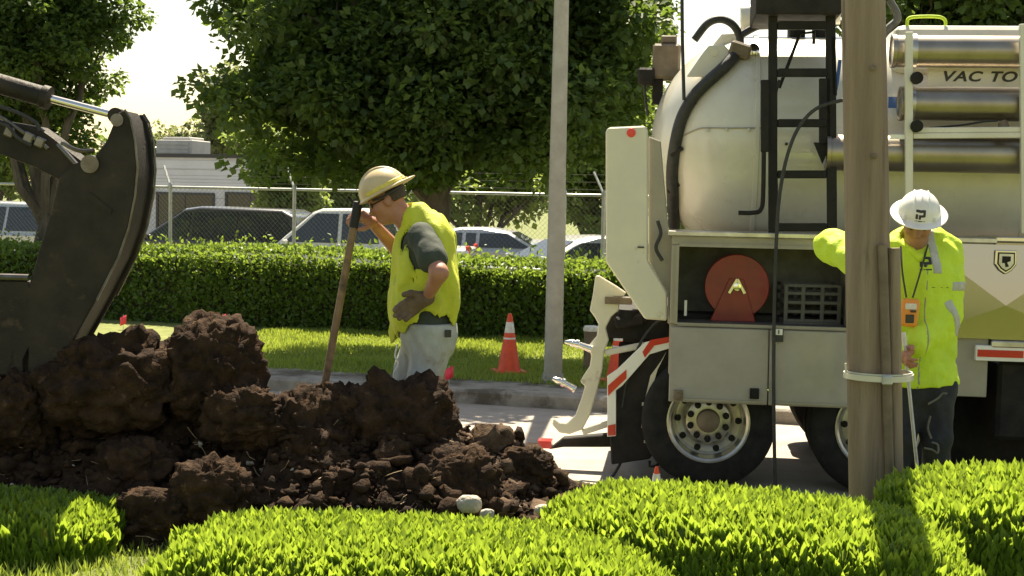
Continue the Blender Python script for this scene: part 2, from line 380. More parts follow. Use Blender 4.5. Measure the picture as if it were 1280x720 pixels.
# ================================================================== THE SETTING
def prof_z(u, v):
    """ground height in road coordinates"""
    z = np.interp(v, [-60, 7.1, 7.5, 8.9, 9.02, 9.1, 13.8, 13.9, 13.95, 18, 21, 24, 60, 900], [.55, .55, .50, .13, .10, -.06, -.06, .05, .12, .15, .15, .10, .1, .1])
    n = .025 * fbm(u * .9, v * .9, 0, 3) * np.where((v < 8.8) | ((v > 14.4) & (v < 20)), 1, 0)
    return z + n
def gz(x, y):
    p = Vector((x, y, 0)); return float(prof_z(np.array(p.dot(U)), np.array(p.dot(V))))
us = np.unique(np.concatenate([np.linspace(-700, -14, 12), np.linspace(-14, 14, 113), np.linspace(14, 700, 12)]))
vs = np.unique(np.concatenate([[-60, -20, -5, 0, 2], np.linspace(3, 26, 140), [9.02, 9.1, 13.8, 13.9, 13.95, 30, 40, 60, 100, 200, 400, 900]]))
UU, VV = np.meshgrid(us, vs, indexing='ij'); ZZ = prof_z(UU, VV)
XY = np.stack([UU * U.x + VV * V.x, UU * U.y + VV * V.y, ZZ], -1).reshape(-1, 3)
ii = np.arange(len(us) * len(vs)).reshape(len(us), len(vs))
qd = np.stack([ii[:-1, :-1], ii[1:, :-1], ii[1:, 1:], ii[:-1, 1:]], -1).reshape(-1)
g = link('ground', np_mesh('ground', XY, qd, 4), 'bank'); g['kind'] = 'structure'
def sheet(name, u0, u1, v0, v1, z, m, nu=2, nv=2, wob=0):
    a = np.linspace(u0, u1, nu); b = np.linspace(v0, v1, nv); A, B = np.meshgrid(a, b, indexing='ij')
    Z = z(A, B) if callable(z) else np.full(A.shape, z, float)
    B2 = B + (wob * fbm(A * .8, B * 0, 3, 3) if wob else 0)
    X = np.stack([A * U.x + B2 * V.x, A * U.y + B2 * V.y, Z], -1).reshape(-1, 3); I = np.arange(nu * nv).reshape(nu, nv)
    o = link(name, np_mesh(name, X, np.stack([I[:-1, :-1], I[1:, :-1], I[1:, 1:], I[:-1, 1:]], -1).reshape(-1), 4), m); o['kind'] = 'structure'; return o
sheet('road', -300, 300, 9.02, 13.83, 0, 'asphalt', 60, 12)
sheet('lawn', -60, 40, 14.42, 24, lambda a, b: prof_z(a, b) + .006, 'soil_ground', 200, 40, .05)
sheet('parking_lot', -120, 120, 21.3, 70, .125, 'lot', 20, 10)
sheet('verge', -80, 60, 13.93, 14.6, .146, 'walk', 120, 5)
def kerb(name, v0, v1, zt):
    m = MB()
    pts = [(v0, -.05), (v0, zt - .03), (v0 + .02, zt - .006), (v0 + .045, zt), (v1, zt), (v1, -.05)]
    if name.endswith('near'): pts = [(v1 + v0 - a, b) for a, b in pts]
    us_ = np.linspace(-90, 90, 121); n = len(pts)
    v = [uv(u, a + .006 * noise(u * 2, 0, 0), b + .005 * noise(u * 1.3, 4, 0)) for u in us_ for a, b in pts]
    f = [(i * n + k, i * n + k + 1, (i + 1) * n + k + 1, (i + 1) * n + k) for i in range(len(us_) - 1) for k in range(n - 1)]
    m.add(v, f); o = m.build(name, 'kerb', smooth=True); o['kind'] = 'structure'
kerb('kerb_far', 13.75, 13.95, .15)
kerb('kerb_near', 8.92, 9.1, .13)

# ---- grass
def grass(name, n, ulo, uhi, vlo, vhi, h, wd, keep=None):
    u = rng.uniform(ulo, uhi, n); v = rng.uniform(vlo, vhi, n)
    if keep is not None: k = keep(u, v); u, v = u[k], v[k]
    n = len(u); z = prof_z(u, v) + .004
    Pn = np.stack([u * U.x + v * V.x, u * U.y + v * V.y, z], 1)
    D = unit(n) * .55 + [0, 0, 1]; N = unit(n); hh = h * rng.uniform(.5, 1.3, n) * (1 + .5 * noise(u * 1.5, v * 1.5, 0))
    o = link(name, leaves(name, Pn, D, N, hh, np.full(n, wd), .1), 'grass', smooth=False); return o
o = grass('lawn_grass', 105000, -9, 5, 14.45, 19.2, .065, .014, lambda u, v: (fbm(u * 1.2, v * 1.2, 2, 3) + rng.uniform(-.3, .3, len(u)) + (v - 14.4) * .25 > -.12))
tag(o, 'mown green lawn between the clipped hedge and the road kerb', 'grass', kind='stuff')
o = grass('bank_grass', 60000, -4.2, 3.0, 4.2, 8.2, .065, .008)
tag(o, 'short grass on the bank around the dirt pile and low hedges', 'grass', kind='stuff')

# ---- trees
LIM = [None]
def tube_limbs(mb, p0, p1, r0, r1, depth, spread, leafpts, n=7):
    p0, p1 = Vector(p0), Vector(p1); c_, r_ = LIM[0]
    for _ in range(8):
        q = p1 - c_
        if math.sqrt((q.x / r_[0]) ** 2 + (q.y / r_[1]) ** 2 + (q.z / r_[2]) ** 2) < .78: break
        p1 = p1.lerp(c_, .12)
    k = 5; Ln = (p1 - p0).length
    path = [p0.lerp(p1, i / k) + Vector(rng.normal(size=3)) * Ln * .03 * (0 < i < k) for i in range(k + 1)]
    mb.tube(path, [r0 + (r1 - r0) * i / k for i in range(k + 1)], n)
    leafpts.append(p1)
    if depth:
        for q in range(3):
            b = path[2 + q if q < 3 else 4]; d = (p1 - p0).normalized() + Vector(unit(1)[0]) * spread; d.z += .12
            tube_limbs(mb, b, b + d.normalized() * Ln * rng.uniform(.32, .5), r1 * 1.1, r1 * .4, depth - 1, spread, leafpts, 5)
def tree(name, label, base, trunk_h, tr, c, rad, leafm, nclump, per, lsize, lean=(0, 0), lobes=9, group='trees beyond the road', clump=.42, fork=5, low=None, core=.35):
    base = Vector(base); t = thing(name, label, 'tree', base, 0, group); mb = MB(); lp = []
    c = Vector(c); LIM[0] = (c, rad); top = base + Vector((lean[0], lean[1], trunk_h))
    k = 6; path = [base.lerp(top, i / k) + Vector((math.sin(i * 1.3) * .04, math.cos(i) * .03, 0)) for i in range(k + 1)]
    mb.tube(path, [tr * (1.35 if i == 0 else 1.08 - .06 * i) for i in range(k + 1)], 12)
    for i in range(fork):
        a = 2 * math.pi * (i + .3 * rng.uniform()) / fork
        e = c + Vector((math.cos(a) * rad[0] * .62, math.sin(a) * rad[1] * .62, rad[2] * rng.uniform(-.35, .55)))
        tube_limbs(mb, top - Vector((0, 0, .25 * rng.uniform())), e, tr * .55, tr * .16, 2, .8, lp)
    tube_limbs(mb, top, c + Vector((0, 0, rad[2] * .7)), tr * .75, tr * .2, 2, .8, lp)
    mb.build('trunk', 'bark', t, smooth=True)
    # clumps on an uneven set of lobes
    lob = unit(lobes) * rng.uniform(.35, .62, (lobes, 1)); lr = rng.uniform(.38, .58, lobes)
    cl = []
    while len(cl) < nclump:
        i = rng.integers(lobes); d = unit(1)[0] * lr[i] * rng.uniform(core, 1) ** .6 + lob[i]
        if low is not None and d[2] < low and rng.uniform() < .7: continue
        cl.append(d)
    cl = np.array(cl) * np.array(rad) + np.array(c)
    cs = clump * rng.uniform(.6, 1.35, nclump)
    n = nclump * per; ci = np.repeat(np.arange(nclump), per)
    off = unit(n) * (rng.uniform(0, 1, n) ** .45)[:, None] * cs[ci][:, None] * [1, 1, .62]
    Pn = cl[ci] + off
    D = off / (np.linalg.norm(off, axis=1)[:, None] + 1e-6) + unit(n) * .8 + [0, 0, -.35]; N = unit(n) * .8 + [0, 0, 1]
    ln = lsize * rng.uniform(.6, 1.3, n)
    me = leaves('crown', Pn, D, N, ln, ln * .85, .18, six=False); me.transform(Matrix.Translation(-base))
    o = link('crown', me, leafm, t, smooth=False); o['kind'] = 'stuff'; return t
pA = at_v(545, 300, 17.3); zA = .15
cA = at_v(538, 20, 17.3)
tree('maple_tree', 'large dark green maple with low spreading crown behind the worker with the shovel', (pA.x, pA.y, zA), 2.1, .22, (cA.x, cA.y, 4.65), (3.4, 2.0, 2.7), 'maple', 640, 190, .115, lobes=22, clump=.46)
pB = at_v(55, 320, 20.8); cB = at_v(22, 5, 20.8)
tree('maple_tree', 'leafy maple with forked trunk beside the excavator bucket', (pB.x, pB.y, .15), 1.6, .17, (cB.x, cB.y, 4.9), (2.15, 1.4, 2.7), 'maple', 320, 170, .11, lobes=14, clump=.40)
def bgtree(label, px, py, v, z0, rad, m, n, per, ls, h=1.5, name='broadleaf_tree', **k):
    p = at_v(px, py, v); tree(name, label, (p.x, p.y, .1), h, .16, (p.x, p.y, z0), rad, m, n, per, ls, **k)
bgtree('small bright green tree in the parking lot beside the white building', 352, 200, 31, 2.9, (1.15, 1.3, 1.9), 'maple2', 150, 110, .13, h=1.2, lobes=10, clump=.42)
bgtree('pale feathery tree rising behind the white building', 287, 170, 62, 5.6, (1.6, 1.8, 3.6), 'poplar', 120, 60, .30, h=2, name='poplar_tree', clump=.6)
bgtree('low grey green tree behind the rooftop unit', 225, 180, 75, 4.4, (2.3, 2, 2.2), 'poplar', 80, 60, .3, h=2, clump=.7)
bgtree('light green tree beside the grey lamp post', 745, 170, 30, 3.4, (1.7, 1.8, 2.6), 'maple2', 180, 110, .13, h=1.2, lobes=12, clump=.45)
bgtree('tall pale poplar rising behind the tank of the vacuum truck', 790, 150, 44, 5.0, (1.3, 1.4, 3.4), 'poplar', 110, 60, .24, h=2, name='poplar_tree', clump=.5)
bgtree('dark tree crown rising above the steel tubes of the truck', 1215, 0, 24, 5.4, (2.9, 2.4, 2.0), 'maple', 260, 80, .16, h=2.6, lobes=14)
bgtree('sunlit shrubby tree behind the fence and the long grey car', 600, 245, 33, 2.6, (2.6, 1.8, 1.6), 'maple2', 180, 70, .17, h=.8, lobes=12, clump=.5)
bgtree('bushy green tree behind the parked pickup', 440, 245, 36, 2.7, (2.6, 1.8, 1.9), 'maple2', 180, 70, .18, h=.8, lobes=12, clump=.5)
bgtree('green tree at the parking lot edge behind the excavator arm', 5, 230, 33, 3.2, (1.8, 1.8, 2.4), 'maple2', 150, 70, .17, h=1, lobes=10, clump=.45)
bgtree('leafy tree behind the vacuum truck body', 900, 240, 32, 3.0, (2.6, 1.8, 1.7), 'maple2', 110, 60, .18, h=.8, lobes=12, clump=.5)

# ---- far hedge
def hedge_leaves(mb_name, parent, Pn, Nn, m, ls, ws, up=.8, jit=.6):
    n = len(Pn); D = Nn * .5 + [0, 0, up] + unit(n) * jit; N = unit(n) * .6 + Nn * .6 - np.array([0, .15, 0])
    ln = ls * rng.uniform(.6, 1.25, n)
    me = leaves(mb_name, Pn, D, N, ln, ln * ws, .18, six=True); me.transform(MW[parent.name].inverted())
    o = link(mb_name, me, m, parent, smooth=False); o['kind'] = 'stuff'; return o
def far_hedge():
    t = thing('clipped_hedge', 'long dark green clipped hedge along the chain link fence', 'hedge', uv(-4, 18.9, .15))
    n = 64000; u = rng.uniform(-16, 7, n); k = rng.uniform(size=n)
    top = 1.10 + .05 * noise(u * .7, 0, 0) ; dep = 1.45
    face = k < .55; v = np.where(face, 18.9 + .1 * noise(u * 2, 3, rng.uniform(0, 3, n)) + np.abs(rng.normal(0, .05, n)), 18.9 + dep * rng.uniform(0, 1, n))
    z = np.where(face, .1 + top * rng.uniform(0, 1, n), .15 + top - .12 * ((v - 18.9) < .14) + rng.normal(0, .03, n) + (rng.uniform(size=n) < .04) * rng.uniform(0, .22, n))
    Pn = np.stack([u * U.x + v * V.x, u * U.y + v * V.y, z], 1)
    Nn = np.where(face[:, None], -np.array(V)[None], np.array([[0, 0, 1.]])) * np.ones((n, 1))
    m = MB(); m.v = []; R = Matrix((U, V, Vector((0, 0, 1)))).transposed()
    m.box(uv(-4.5, 18.9 + dep / 2 + .05, .15 + .48), (23, dep - .12, .98), R).build('branches', 'twig', t)
    hedge_leaves('foliage', t, Pn, Nn, 'hedge_far', .075, .62, .3, .8)
far_hedge()

# ---- chain link fence
def fence():
    vF = 21.4
    t = thing('chain_link_fence', 'galvanised chain link fence with angled barbed wire arms behind the hedge', 'fence', uv(0, vF, .12))
    zt = 2.28
    def pu(px): return at_v(px, 240, vF).dot(U)
    posts = [pu(213), pu(368)]; d = posts[1] - posts[0]; posts = [posts[0] - d * i for i in (3, 2, 1)] + posts + [posts[1] + d * i for i in (1, 2)] + [pu(755), pu(755) + d, pu(755) + 2 * d, pu(755) + 3 * d]
    for u in posts:
        m = MB(); m.tube([uv(u, vF, .1), uv(u, vF, zt + .03)], .032, 8); m.lathe([(.04, 0), (.04, .03), (.02, .06)], uv(u, vF, zt + .02), n=8)
        p = m.build('post', 'galv', t, smooth=True)
        m = MB(); m.bar(uv(u, vF, zt + .02), uv(u - .20, vF + .12, zt + .38), .035, .02); m.build('barb_arm', 'galv', p)
    a, b = posts[0], posts[-1]
    MB().tube([uv(a, vF, zt), uv(b, vF, zt)], .024, 8).build('top_rail', 'galv', t, smooth=True)
    for i in range(3):
        f = (i + .6) / 3; m = MB(); m.tube([uv(a - .2 * f, vF + .12 * f, zt + .02 + .36 * f), uv(b - .2 * f, vF + .12 * f, zt + .02 + .36 * f)], .0022, 4); m.build('barbed_wire', 'wire', t)
    m = MB(); st = .085; hh = zt - .17; k = int((b - a) / st)
    for i in range(-int(hh / st), k):
        for s in (1, -1):
            u0 = a + i * st; u1 = u0 + hh
            z0, z1 = (.17, zt) if s > 0 else (zt, .17)
            ua, ub = max(u0, a), min(u1, b)
            if ub <= ua: continue
            za = z0 + (z1 - z0) * (ua - u0) / hh; zb = z0 + (z1 - z0) * (ub - u0) / hh
            m.tube([uv(ua, vF + .002 * s, za), uv(ub, vF + .002 * s, zb)], .0018, 3, cap=False)
    m.build('wire_mesh', 'wire', t)['kind'] = 'stuff'
fence()

# ---- building
def building():
    v = 47; pl = at_v(150, 195, v); R = Matrix((U, V, Vector((0, 0, 1)))).transposed()
    u0 = at_v(60, 240, v).dot(U); u1 = at_v(420, 240, v).dot(U); zt = at_v(240, 197, v).z
    t = thing('low_building', 'low white commercial building with dark windows and flat roof beyond the parking lot', 'building', uv((u0 + u1) / 2, v, .1))
    def bx(ua, ub, va, vb, za, zb): return MB().box(uv((ua + ub) / 2, (va + vb) / 2, (za + zb) / 2), (ub - ua, vb - va, zb - za), R)
    wl = bx(u0, u1, v, v + 9, .1, zt); wl.build('wall', 'brick_white', t)
    rf = bx(u0 - .15, u1 + .15, v - .12, v + 9.1, zt, zt + .14).build('roof_coping', 'coping', t)
    # block courses: thin recessed joints read as lines, built as proud courses
    nz_ = 9; hh = (zt - .3) / nz_
    for i in range(nz_):
        bx(u0 + .01, u1 - .01, v - .035, v - .001, .2 + i * hh + .012, .2 + (i + 1) * hh - .012).build('siding_course', 'brick_white', t)
    def win(pa, pb, pt, pbm, mull=1):
        a = at_v(pa, pt, v).dot(U); b = at_v(pb, pt, v).dot(U); z1 = at_v((pa + pb) / 2, pt, v).z; z0 = at_v((pa + pb) / 2, pbm, v).z
        w_ = bx(a, b, v - .075, v - .045, z0, z1).build('window', 'darkwin', t)
        m = MB()
        for c_ in (a, b): m.box(uv(c_, v - .075, (z0 + z1) / 2), (.09, .07, z1 - z0 + .09), R)
        m.box(uv((a + b) / 2, v - .076, z1), (b - a - .09, .07, .09), R); m.box(uv((a + b) / 2, v - .078, z0), (b - a - .09, .09, .07), R)
        for q in range(1, mull + 1): m.box(uv(a + (b - a) * q / (mull + 1), v - .082, (z0 + z1) / 2), (.05, .02, z1 - z0 - .1), R)
        m.build('frame', 'coping', w_)
    win(198, 268, 242, 285, 1); win(284, 345, 242, 285, 1); win(110, 165, 242, 285, 1); win(360, 405, 242, 285, 1)
    d = bx(at_v(187, 238, v).dot(U), at_v(194, 238, v).dot(U), v - .2, v - .04, 2.1, 2.35); d.build('wall_lamp', 'coping', t)
    # roof unit
    a, b = at_v(195, 180, v + 4).dot(U), at_v(240, 180, v + 4).dot(U)
    r = thing('rooftop_unit', 'pale grey boxy ventilation unit on the roof of the white building', 'roof unit', uv((a + b) / 2, v + 4.5, zt + .14))
    bx(a, b, v + 4, v + 5.6, zt + .2, zt + .85).build('casing', 'roofunit', r, bevel=.03)
    bx(a + .2, b - .2, v + 4.2, v + 5.4, zt + .85, zt + .98).build('cover', 'roofunit', r, bevel=.03)
    bx(a - .05, b + .05, v + 3.95, v + 5.65, zt + .14, zt + .2).build('base', 'coping', r)
    for k_ in range(3): bx(a + .15, b - .15, v + 3.97, v + 3.999, zt + .3 + k_ * .17, zt + .41 + k_ * .17).build('louvre', 'roofunit', r)
building()

# ---- cars behind the hedge
def car(label, loc, rz, paint, kind, group='cars parked behind the hedge'):
    t = thing('parked_car', label, 'car', loc, rz, group)
    S = dict(
     sedan=dict(L=4.6, W=1.8, low=[(-2.3, .35), (-2.3, .75), (-2.15, .95), (-1.3, 1.0), (.75, .98), (1.6, .88), (2.15, .74), (2.3, .55), (2.28, .3)],
                top=[(-1.75, .97), (-1.0, 1.38), (-.5, 1.45), (.1, 1.44), (.45, 1.36), (1.25, .95)], wx=1.38, r=.33, pil=[-.35, -.05]),
     suv=dict(L=4.9, W=1.95, low=[(-2.45, .4), (-2.45, .9), (-2.4, 1.1), (.95, 1.1), (1.9, 1.05), (2.35, .9), (2.45, .65), (2.42, .35)],
              top=[(-2.35, 1.08), (-2.1, 1.62), (-1.8, 1.76), (0, 1.79), (.35, 1.74), (1.25, 1.08)], wx=1.48, r=.38, pil=[-.9, .15]),
     pickup=dict(L=5.4, W=1.95, low=[(-2.7, .45), (-2.7, 1.05), (-1.0, 1.07), (1.0, 1.08), (1.9, 1.06), (2.55, .95), (2.7, .7), (2.68, .4)],
                 top=[(-1.0, 1.05), (-.85, 1.72), (-.5, 1.82), (.35, 1.80), (.55, 1.72), (1.25, 1.06)], wx=1.65, r=.39, pil=[-.05]))[kind]
    w2 = S['W'] / 2
    def shell(pts, wb, wt, z0, z1, crown=.05):
        n = len(pts); rows = []
        for s_ in (-1, -.86, -.45, 0, .45, .86, 1):
            rows.append([Vector((x, s_ * (wb + (wt - wb) * (z - z0) / (z1 - z0)), z - (0 if abs(s_) < .9 else 0.035 * (z > z0 + .05)))) for x, z in pts])
        m = MB(); v = [p for r in rows for p in r]
        f = [(i * n + k, i * n + k + 1, (i + 1) * n + k + 1, (i + 1) * n + k) for i in range(6) for k in range(n - 1)]
        f += [list(range(n)), list(range(6 * n, 7 * n))[::-1], ]
        return m.add(v, f)
    b = shell(S['low'], w2, w2 - .02, .3, 1.1)
    n0 = S['low'][0]; n1 = S['low'][-1]; b.bb((n0[0] + .02, -w2 + .02, .28), (n1[0] - .02, w2 - .02, .34))
    body = b.build('body', paint, t, frame=MW[t.name], smooth=True, bevel=.03)
    top = S['top']; z0, z1 = top[0][1], max(p[1] for p in top)
    shell(top, w2 - .07, w2 - .3, z0, z1).build('cabin', paint, t, frame=MW[t.name], smooth=True, bevel=.02)
    # side glass and screens
    def edge_pt(f_, x=None): return None
    zi, zo = z0 + .06, z1 - .12
    def xat(z, front):
        ps = top[::-1] if front else top
        for (xa, za), (xb, zb) in zip(ps, ps[1:]):
            if za <= z <= zb: return xa + (xb - xa) * (z - za) / (zb - za)
        return ps[1][0]
    for s_ in (-1, 1):
        def yy(z): return s_ * ((w2 - .07) + (-.23) * (z - z0) / (z1 - z0) + .006)
        xs = [None] + S['pil'] + [None]
        for i in range(len(xs) - 1):
            la = (xat(zi, 0) + .12, xat(zo, 0) + .12) if xs[i] is None else (xs[i] + .04,) * 2
            ra = (xat(zi, 1) - .12, xat(zo, 1) - .12) if xs[i + 1] is None else (xs[i + 1] - .04,) * 2
            q = [Vector((la[0], yy(zi), zi)), Vector((ra[0], yy(zi), zi)), Vector((ra[1], yy(zo) , zo)), Vector((la[1], yy(zo), zo))]
            MB().prism(q, (0, s_ * .006, 0)).build('side_window', 'carglass', t, frame=MW[t.name])
    for front in (0, 1):
        d = 1 if front else -1; o_ = .008
        q = [Vector((xat(z, front) + d * o_, y, z + .004)) for y, z in ((-(w2 - .2), zi), (w2 - .2, zi), (w2 - .36, zo + .02), (-(w2 - .36), zo + .02))]
        MB().prism(q, (d * .008, 0, .006)).build('windscreen' if front else 'rear_window', 'carglass', t, frame=MW[t.name])
    for sx in (-1, 1):
        for s_ in (-1, 1):
            c = Vector((sx * S['wx'], s_ * (w2 - .1), S['r'])); m = MB(); r = S['r']
            m.lathe([(r * .6, -.1), (r * .95, -.1), (r, -.06), (r, .06), (r * .95, .1), (r * .6, .1)], c, (0, 1, 0), 20)
            wh = m.build('wheel', 'rubber', t, frame=MW[t.name], smooth=True)
            MB().lathe([(.02, .085), (r * .6, .1), (r * .62, .02)], c, (0, s_, 0), 16).build('rim', 'alu', wh, frame=MW[t.name], smooth=True)
    xf = S['low'][-2][0]
    for s_ in (-1, 1):
        MB().box((xf - .06, s_ * (w2 - .3), S['low'][-3][1] - .1), (.12, .42, .13)).build('headlight', 'reflwhite', t, frame=MW[t.name], bevel=.02)
        MB().box((S['low'][0][0] + .03, s_ * (w2 - .16), S['low'][1][1] - .05), (.08, .2, .22)).build('tail_light', 'lensred', t, frame=MW[t.name], bevel=.02)
        MB().box((top[-1][0] - .22, s_ * (w2 + .06), z0 + .06), (.1, .16, .12)).build('mirror', paint, t, frame=MW[t.name], bevel=.03)
    return t
def car_at(px, v): p = at_v(px, 250, v); return (p.x, p.y, .125)
car('dark grey sport utility vehicle parked beside the white building', car_at(268, 26.2), RAD(168), 'suv', 'suv')
car('white pickup truck parked behind the shovel handle', car_at(432, 26.4), RAD(176), 'carwhite', 'pickup')
car('silver sedan with large windscreen beside the grey lamp post', car_at(730, 23.9), RAD(205), 'silver', 'sedan')
car('long pale low car behind the sedan and the worker', car_at(585, 28.5), RAD(172), 'silver', 'sedan')
car('grey car seen under the tree behind the excavator arm', car_at(-12, 26.8), RAD(168), 'silver', 'suv')
# ================================================================== POLES, CONES, FLAGS
pb = at_z(691, 476, .15); ptop = at_y(702, 0, pb.y + .05)
t = thing('lamp_post', 'plain pale grey lamp post standing on the verge beside the orange cone', 'lamp post', pb)
dv = (ptop - pb); 
MB().tube([pb - Vector((0, 0, .1)), pb + dv * .5, pb + dv, pb + dv * 1.9], [.105, .095, .082, .06], 20).build('shaft', 'lamp_pole', t, smooth=True)
m = MB(); m.lathe([(.17, 0), (.17, .04), (.125, .06), (.12, .1)], pb - Vector((0, 0, .02)), n=20); m.build('base_plate', 'lamp_pole', t, smooth=True)
for a in range(4):
    m = MB(); m.lathe([(.018, 0), (.018, .03), (.008, .03), (.008, .06)], pb + Vector((math.cos(a * 1.57 + .78) * .145, math.sin(a * 1.57 + .78) * .145, .02)), n=6); m.build('anchor_bolt', 'galv', t)
e = pb + dv * 1.88
MB().tube(spline([e, e + Vector((0, -.6, .35)), e + Vector((0, -1.6, .45))]), .035, 8).build('arm', 'lamp_pole', t, smooth=True)
MB().box(e + Vector((0, -1.85, .44)), (.24, .6, .11)).build('lamp_head', 'lamp_pole', t, bevel=.04)

p0 = at_y(1090, 632, 6.75); p1 = at_y(1079, 0, 6.75)
ub = Vector((p0.x, p0.y, gz(p0.x, p0.y) - .05))
t = thing('utility_pole', 'weathered wooden utility pole with a pipe strapped to it in front of the truck', 'utility pole', ub)
dv = (p1 - p0).normalized(); L0 = 9; n = 60; k = 28; v = []; rr0 = .112
for i in range(n + 1):
    z = L0 * (i / n) ** 1.6
    for j in range(k):
        a = 2 * math.pi * j / k; r = rr0 - .0025 * z + .0035 * float(noise(math.cos(a) * 6, math.sin(a) * 6, z * .5)) + .003 * float(noise(math.cos(a) * 14, math.sin(a) * 14, z * .35, 3))
        q = p0 + dv * (z - (p0.z - ub.z)) + Vector((math.cos(a) * r, math.sin(a) * r, 0)); v.append(q)
f = [(i * k + j, i * k + (j + 1) % k, (i + 1) * k + (j + 1) % k, (i + 1) * k + j) for i in range(n) for j in range(k)] + [list(range(n * k, (n + 1) * k))]
MB().add(v, f).build('shaft', 'wood_pole', t, smooth=True)
for px, py in ((1093, 195), (1092, 85)):        # knots and old staples
    q = at_y(px, py, 6.75 - .118); m = MB(); m.lathe([(.0, .006), (.010, .004), (.016, 0)], q, (0, -1, 0), 10); m.build('knot', 'brown', t, smooth=True)
pa, pbm = at_y(1103, 306, 6.63), at_y(1112, 600, 6.63)
MB().tube([pbm - Vector((0, 0, .3)), pbm, pa], .024, 14).build('conduit_pipe', 'brown', t, smooth=True)
pa, pbm = at_y(1117, 310, 6.66), at_y(1121, 600, 6.66)
m = MB(); m.tube([pbm - Vector((0, 0, .3)), pbm, pa], .032, 14); m.build('wooden_batten', 'wood_pole', t, smooth=True)
# strap clamp
cst = at_y(1098, 470, 6.72)
def band(rx, ry, z, hh, th=.006):
    m = MB(); v = []
    for j in range(48):
        a = 2 * math.pi * j / 48
        for r_, zz in ((0, 0), (th, 0), (th, hh), (0, hh)): v.append(cst + Vector((math.cos(a) * (rx + r_), math.sin(a) * (ry + r_), z + zz)))
    return m.add(v, [(4 * j + q, 4 * j + (q + 1) % 4, 4 * ((j + 1) % 48) + (q + 1) % 4, 4 * ((j + 1) % 48) + q) for j in range(48) for q in range(4)])
b1 = band(.165, .15, -.012, .028).build('strap', 'cream', t, smooth=True)
band(.158, .146, .018, .008).build('strap', 'galv', t, smooth=True)
m = MB(); m.box(cst + Vector((.0, -.158, .0)), (.05, .03, .045)); m.build('buckle', 'galv', b1, bevel=.006)
m = MB(); m.tube([cst + Vector((-.16, 0, 0)), cst + Vector((-.165, 0, .06))], .006, 6); m.build('strap_end', 'cream', b1)

def cone(label, base, h, group='orange cones', rot=.3):
    t = thing('traffic_cone', label, 'traffic cone', base, rot, group); fr = MW[t.name]; r0, r1 = h * .185, h * .035
    w_ = h * .26; m = MB(); m.box((0, 0, .018), (2 * w_, 2 * w_, .036)); m.build('base', 'cone', t, frame=fr, bevel=.012)
    def R(z): return r0 + (r1 - r0) * z / h
    m = MB(); m.lathe([(R(0) + .012, .036), (R(0), .06), (R(h * .96), h * .96), (R(h) * .8, h), (.0, h)], (0, 0, 0), n=24); m.build('body', 'cone', t, frame=fr, smooth=True)
    for a, b in ((.42, .60), (.68, .86)):
        m = MB(); m.lathe([(R(a * h) + .001, a * h), (R(a * h) + .004, a * h), (R(b * h) + .004, b * h), (R(b * h) + .001, b * h)], (0, 0, 0), n=24); m.build('reflective_collar', 'coneband', t, frame=fr, smooth=True)
    return t
p = at_z(636, 466, .15); cone('tall orange cone with two white bands standing on the lawn by the lamp post', p, .70)
p = at_z(772, 478, .15); cone('orange cone with white bands behind the hose hooks of the truck', p, .70, rot=.6)
p = at_y(821, 583, 9.35); cone('small orange cone standing on the road beside the truck wheel', (p.x, p.y, 0), p.z, rot=.1)
def pin_flag(label, px, py, z, hgt, tilt=0):
    b = at_z(px, py, z); t = thing('marking_flag', label, 'flag', b, 0, 'pink marking flags')
    MB().tube([b - Vector((0, 0, .03)), b + Vector((tilt * hgt, 0, hgt))], .004, 6).build('wire_stem', 'galv', t)
    tp_ = b + Vector((tilt * hgt, 0, hgt)); v = []
    for i in range(5):
        x = -.045 * i / 2; y = .012 * math.sin(i * 1.7)
        v += [tp_ + Vector((x + .045, y, 0.0 - .03 * i * .4)), tp_ + Vector((x + .045, y, -.13 - .01 * i))]
    m = MB(); m.add(v, [(2 * i, 2 * i + 2, 2 * i + 3, 2 * i + 1) for i in range(4)]); o = m.build('flag_sheet', 'flag', t, smooth=True)
    s = o.modifiers.new('thick', 'SOLIDIFY'); s.thickness = .002
pin_flag('small pink marking flag in the lawn beside the excavator bucket', 154, 412, .15, .22)
pin_flag('pink marking flag in the lawn behind the tall clod', 277, 418, .15, .30, .05)
pin_flag('pink marking flag at the lawn edge behind the worker', 561, 482, .15, .22)
p = at_z(738, 462, .15)
t = thing('verge_bollard', 'short brown wooden bollard with pale cap on the verge', 'bollard', p)
MB().tube([p - Vector((0, 0, .05)), p + Vector((0, 0, .47))], .088, 16).build('post', 'brown', t, smooth=True)
MB().lathe([(.098, .47), (.1, .5), (.085, .53), (0, .54)], p, n=16).build('cap', 'coneband', t, smooth=True)

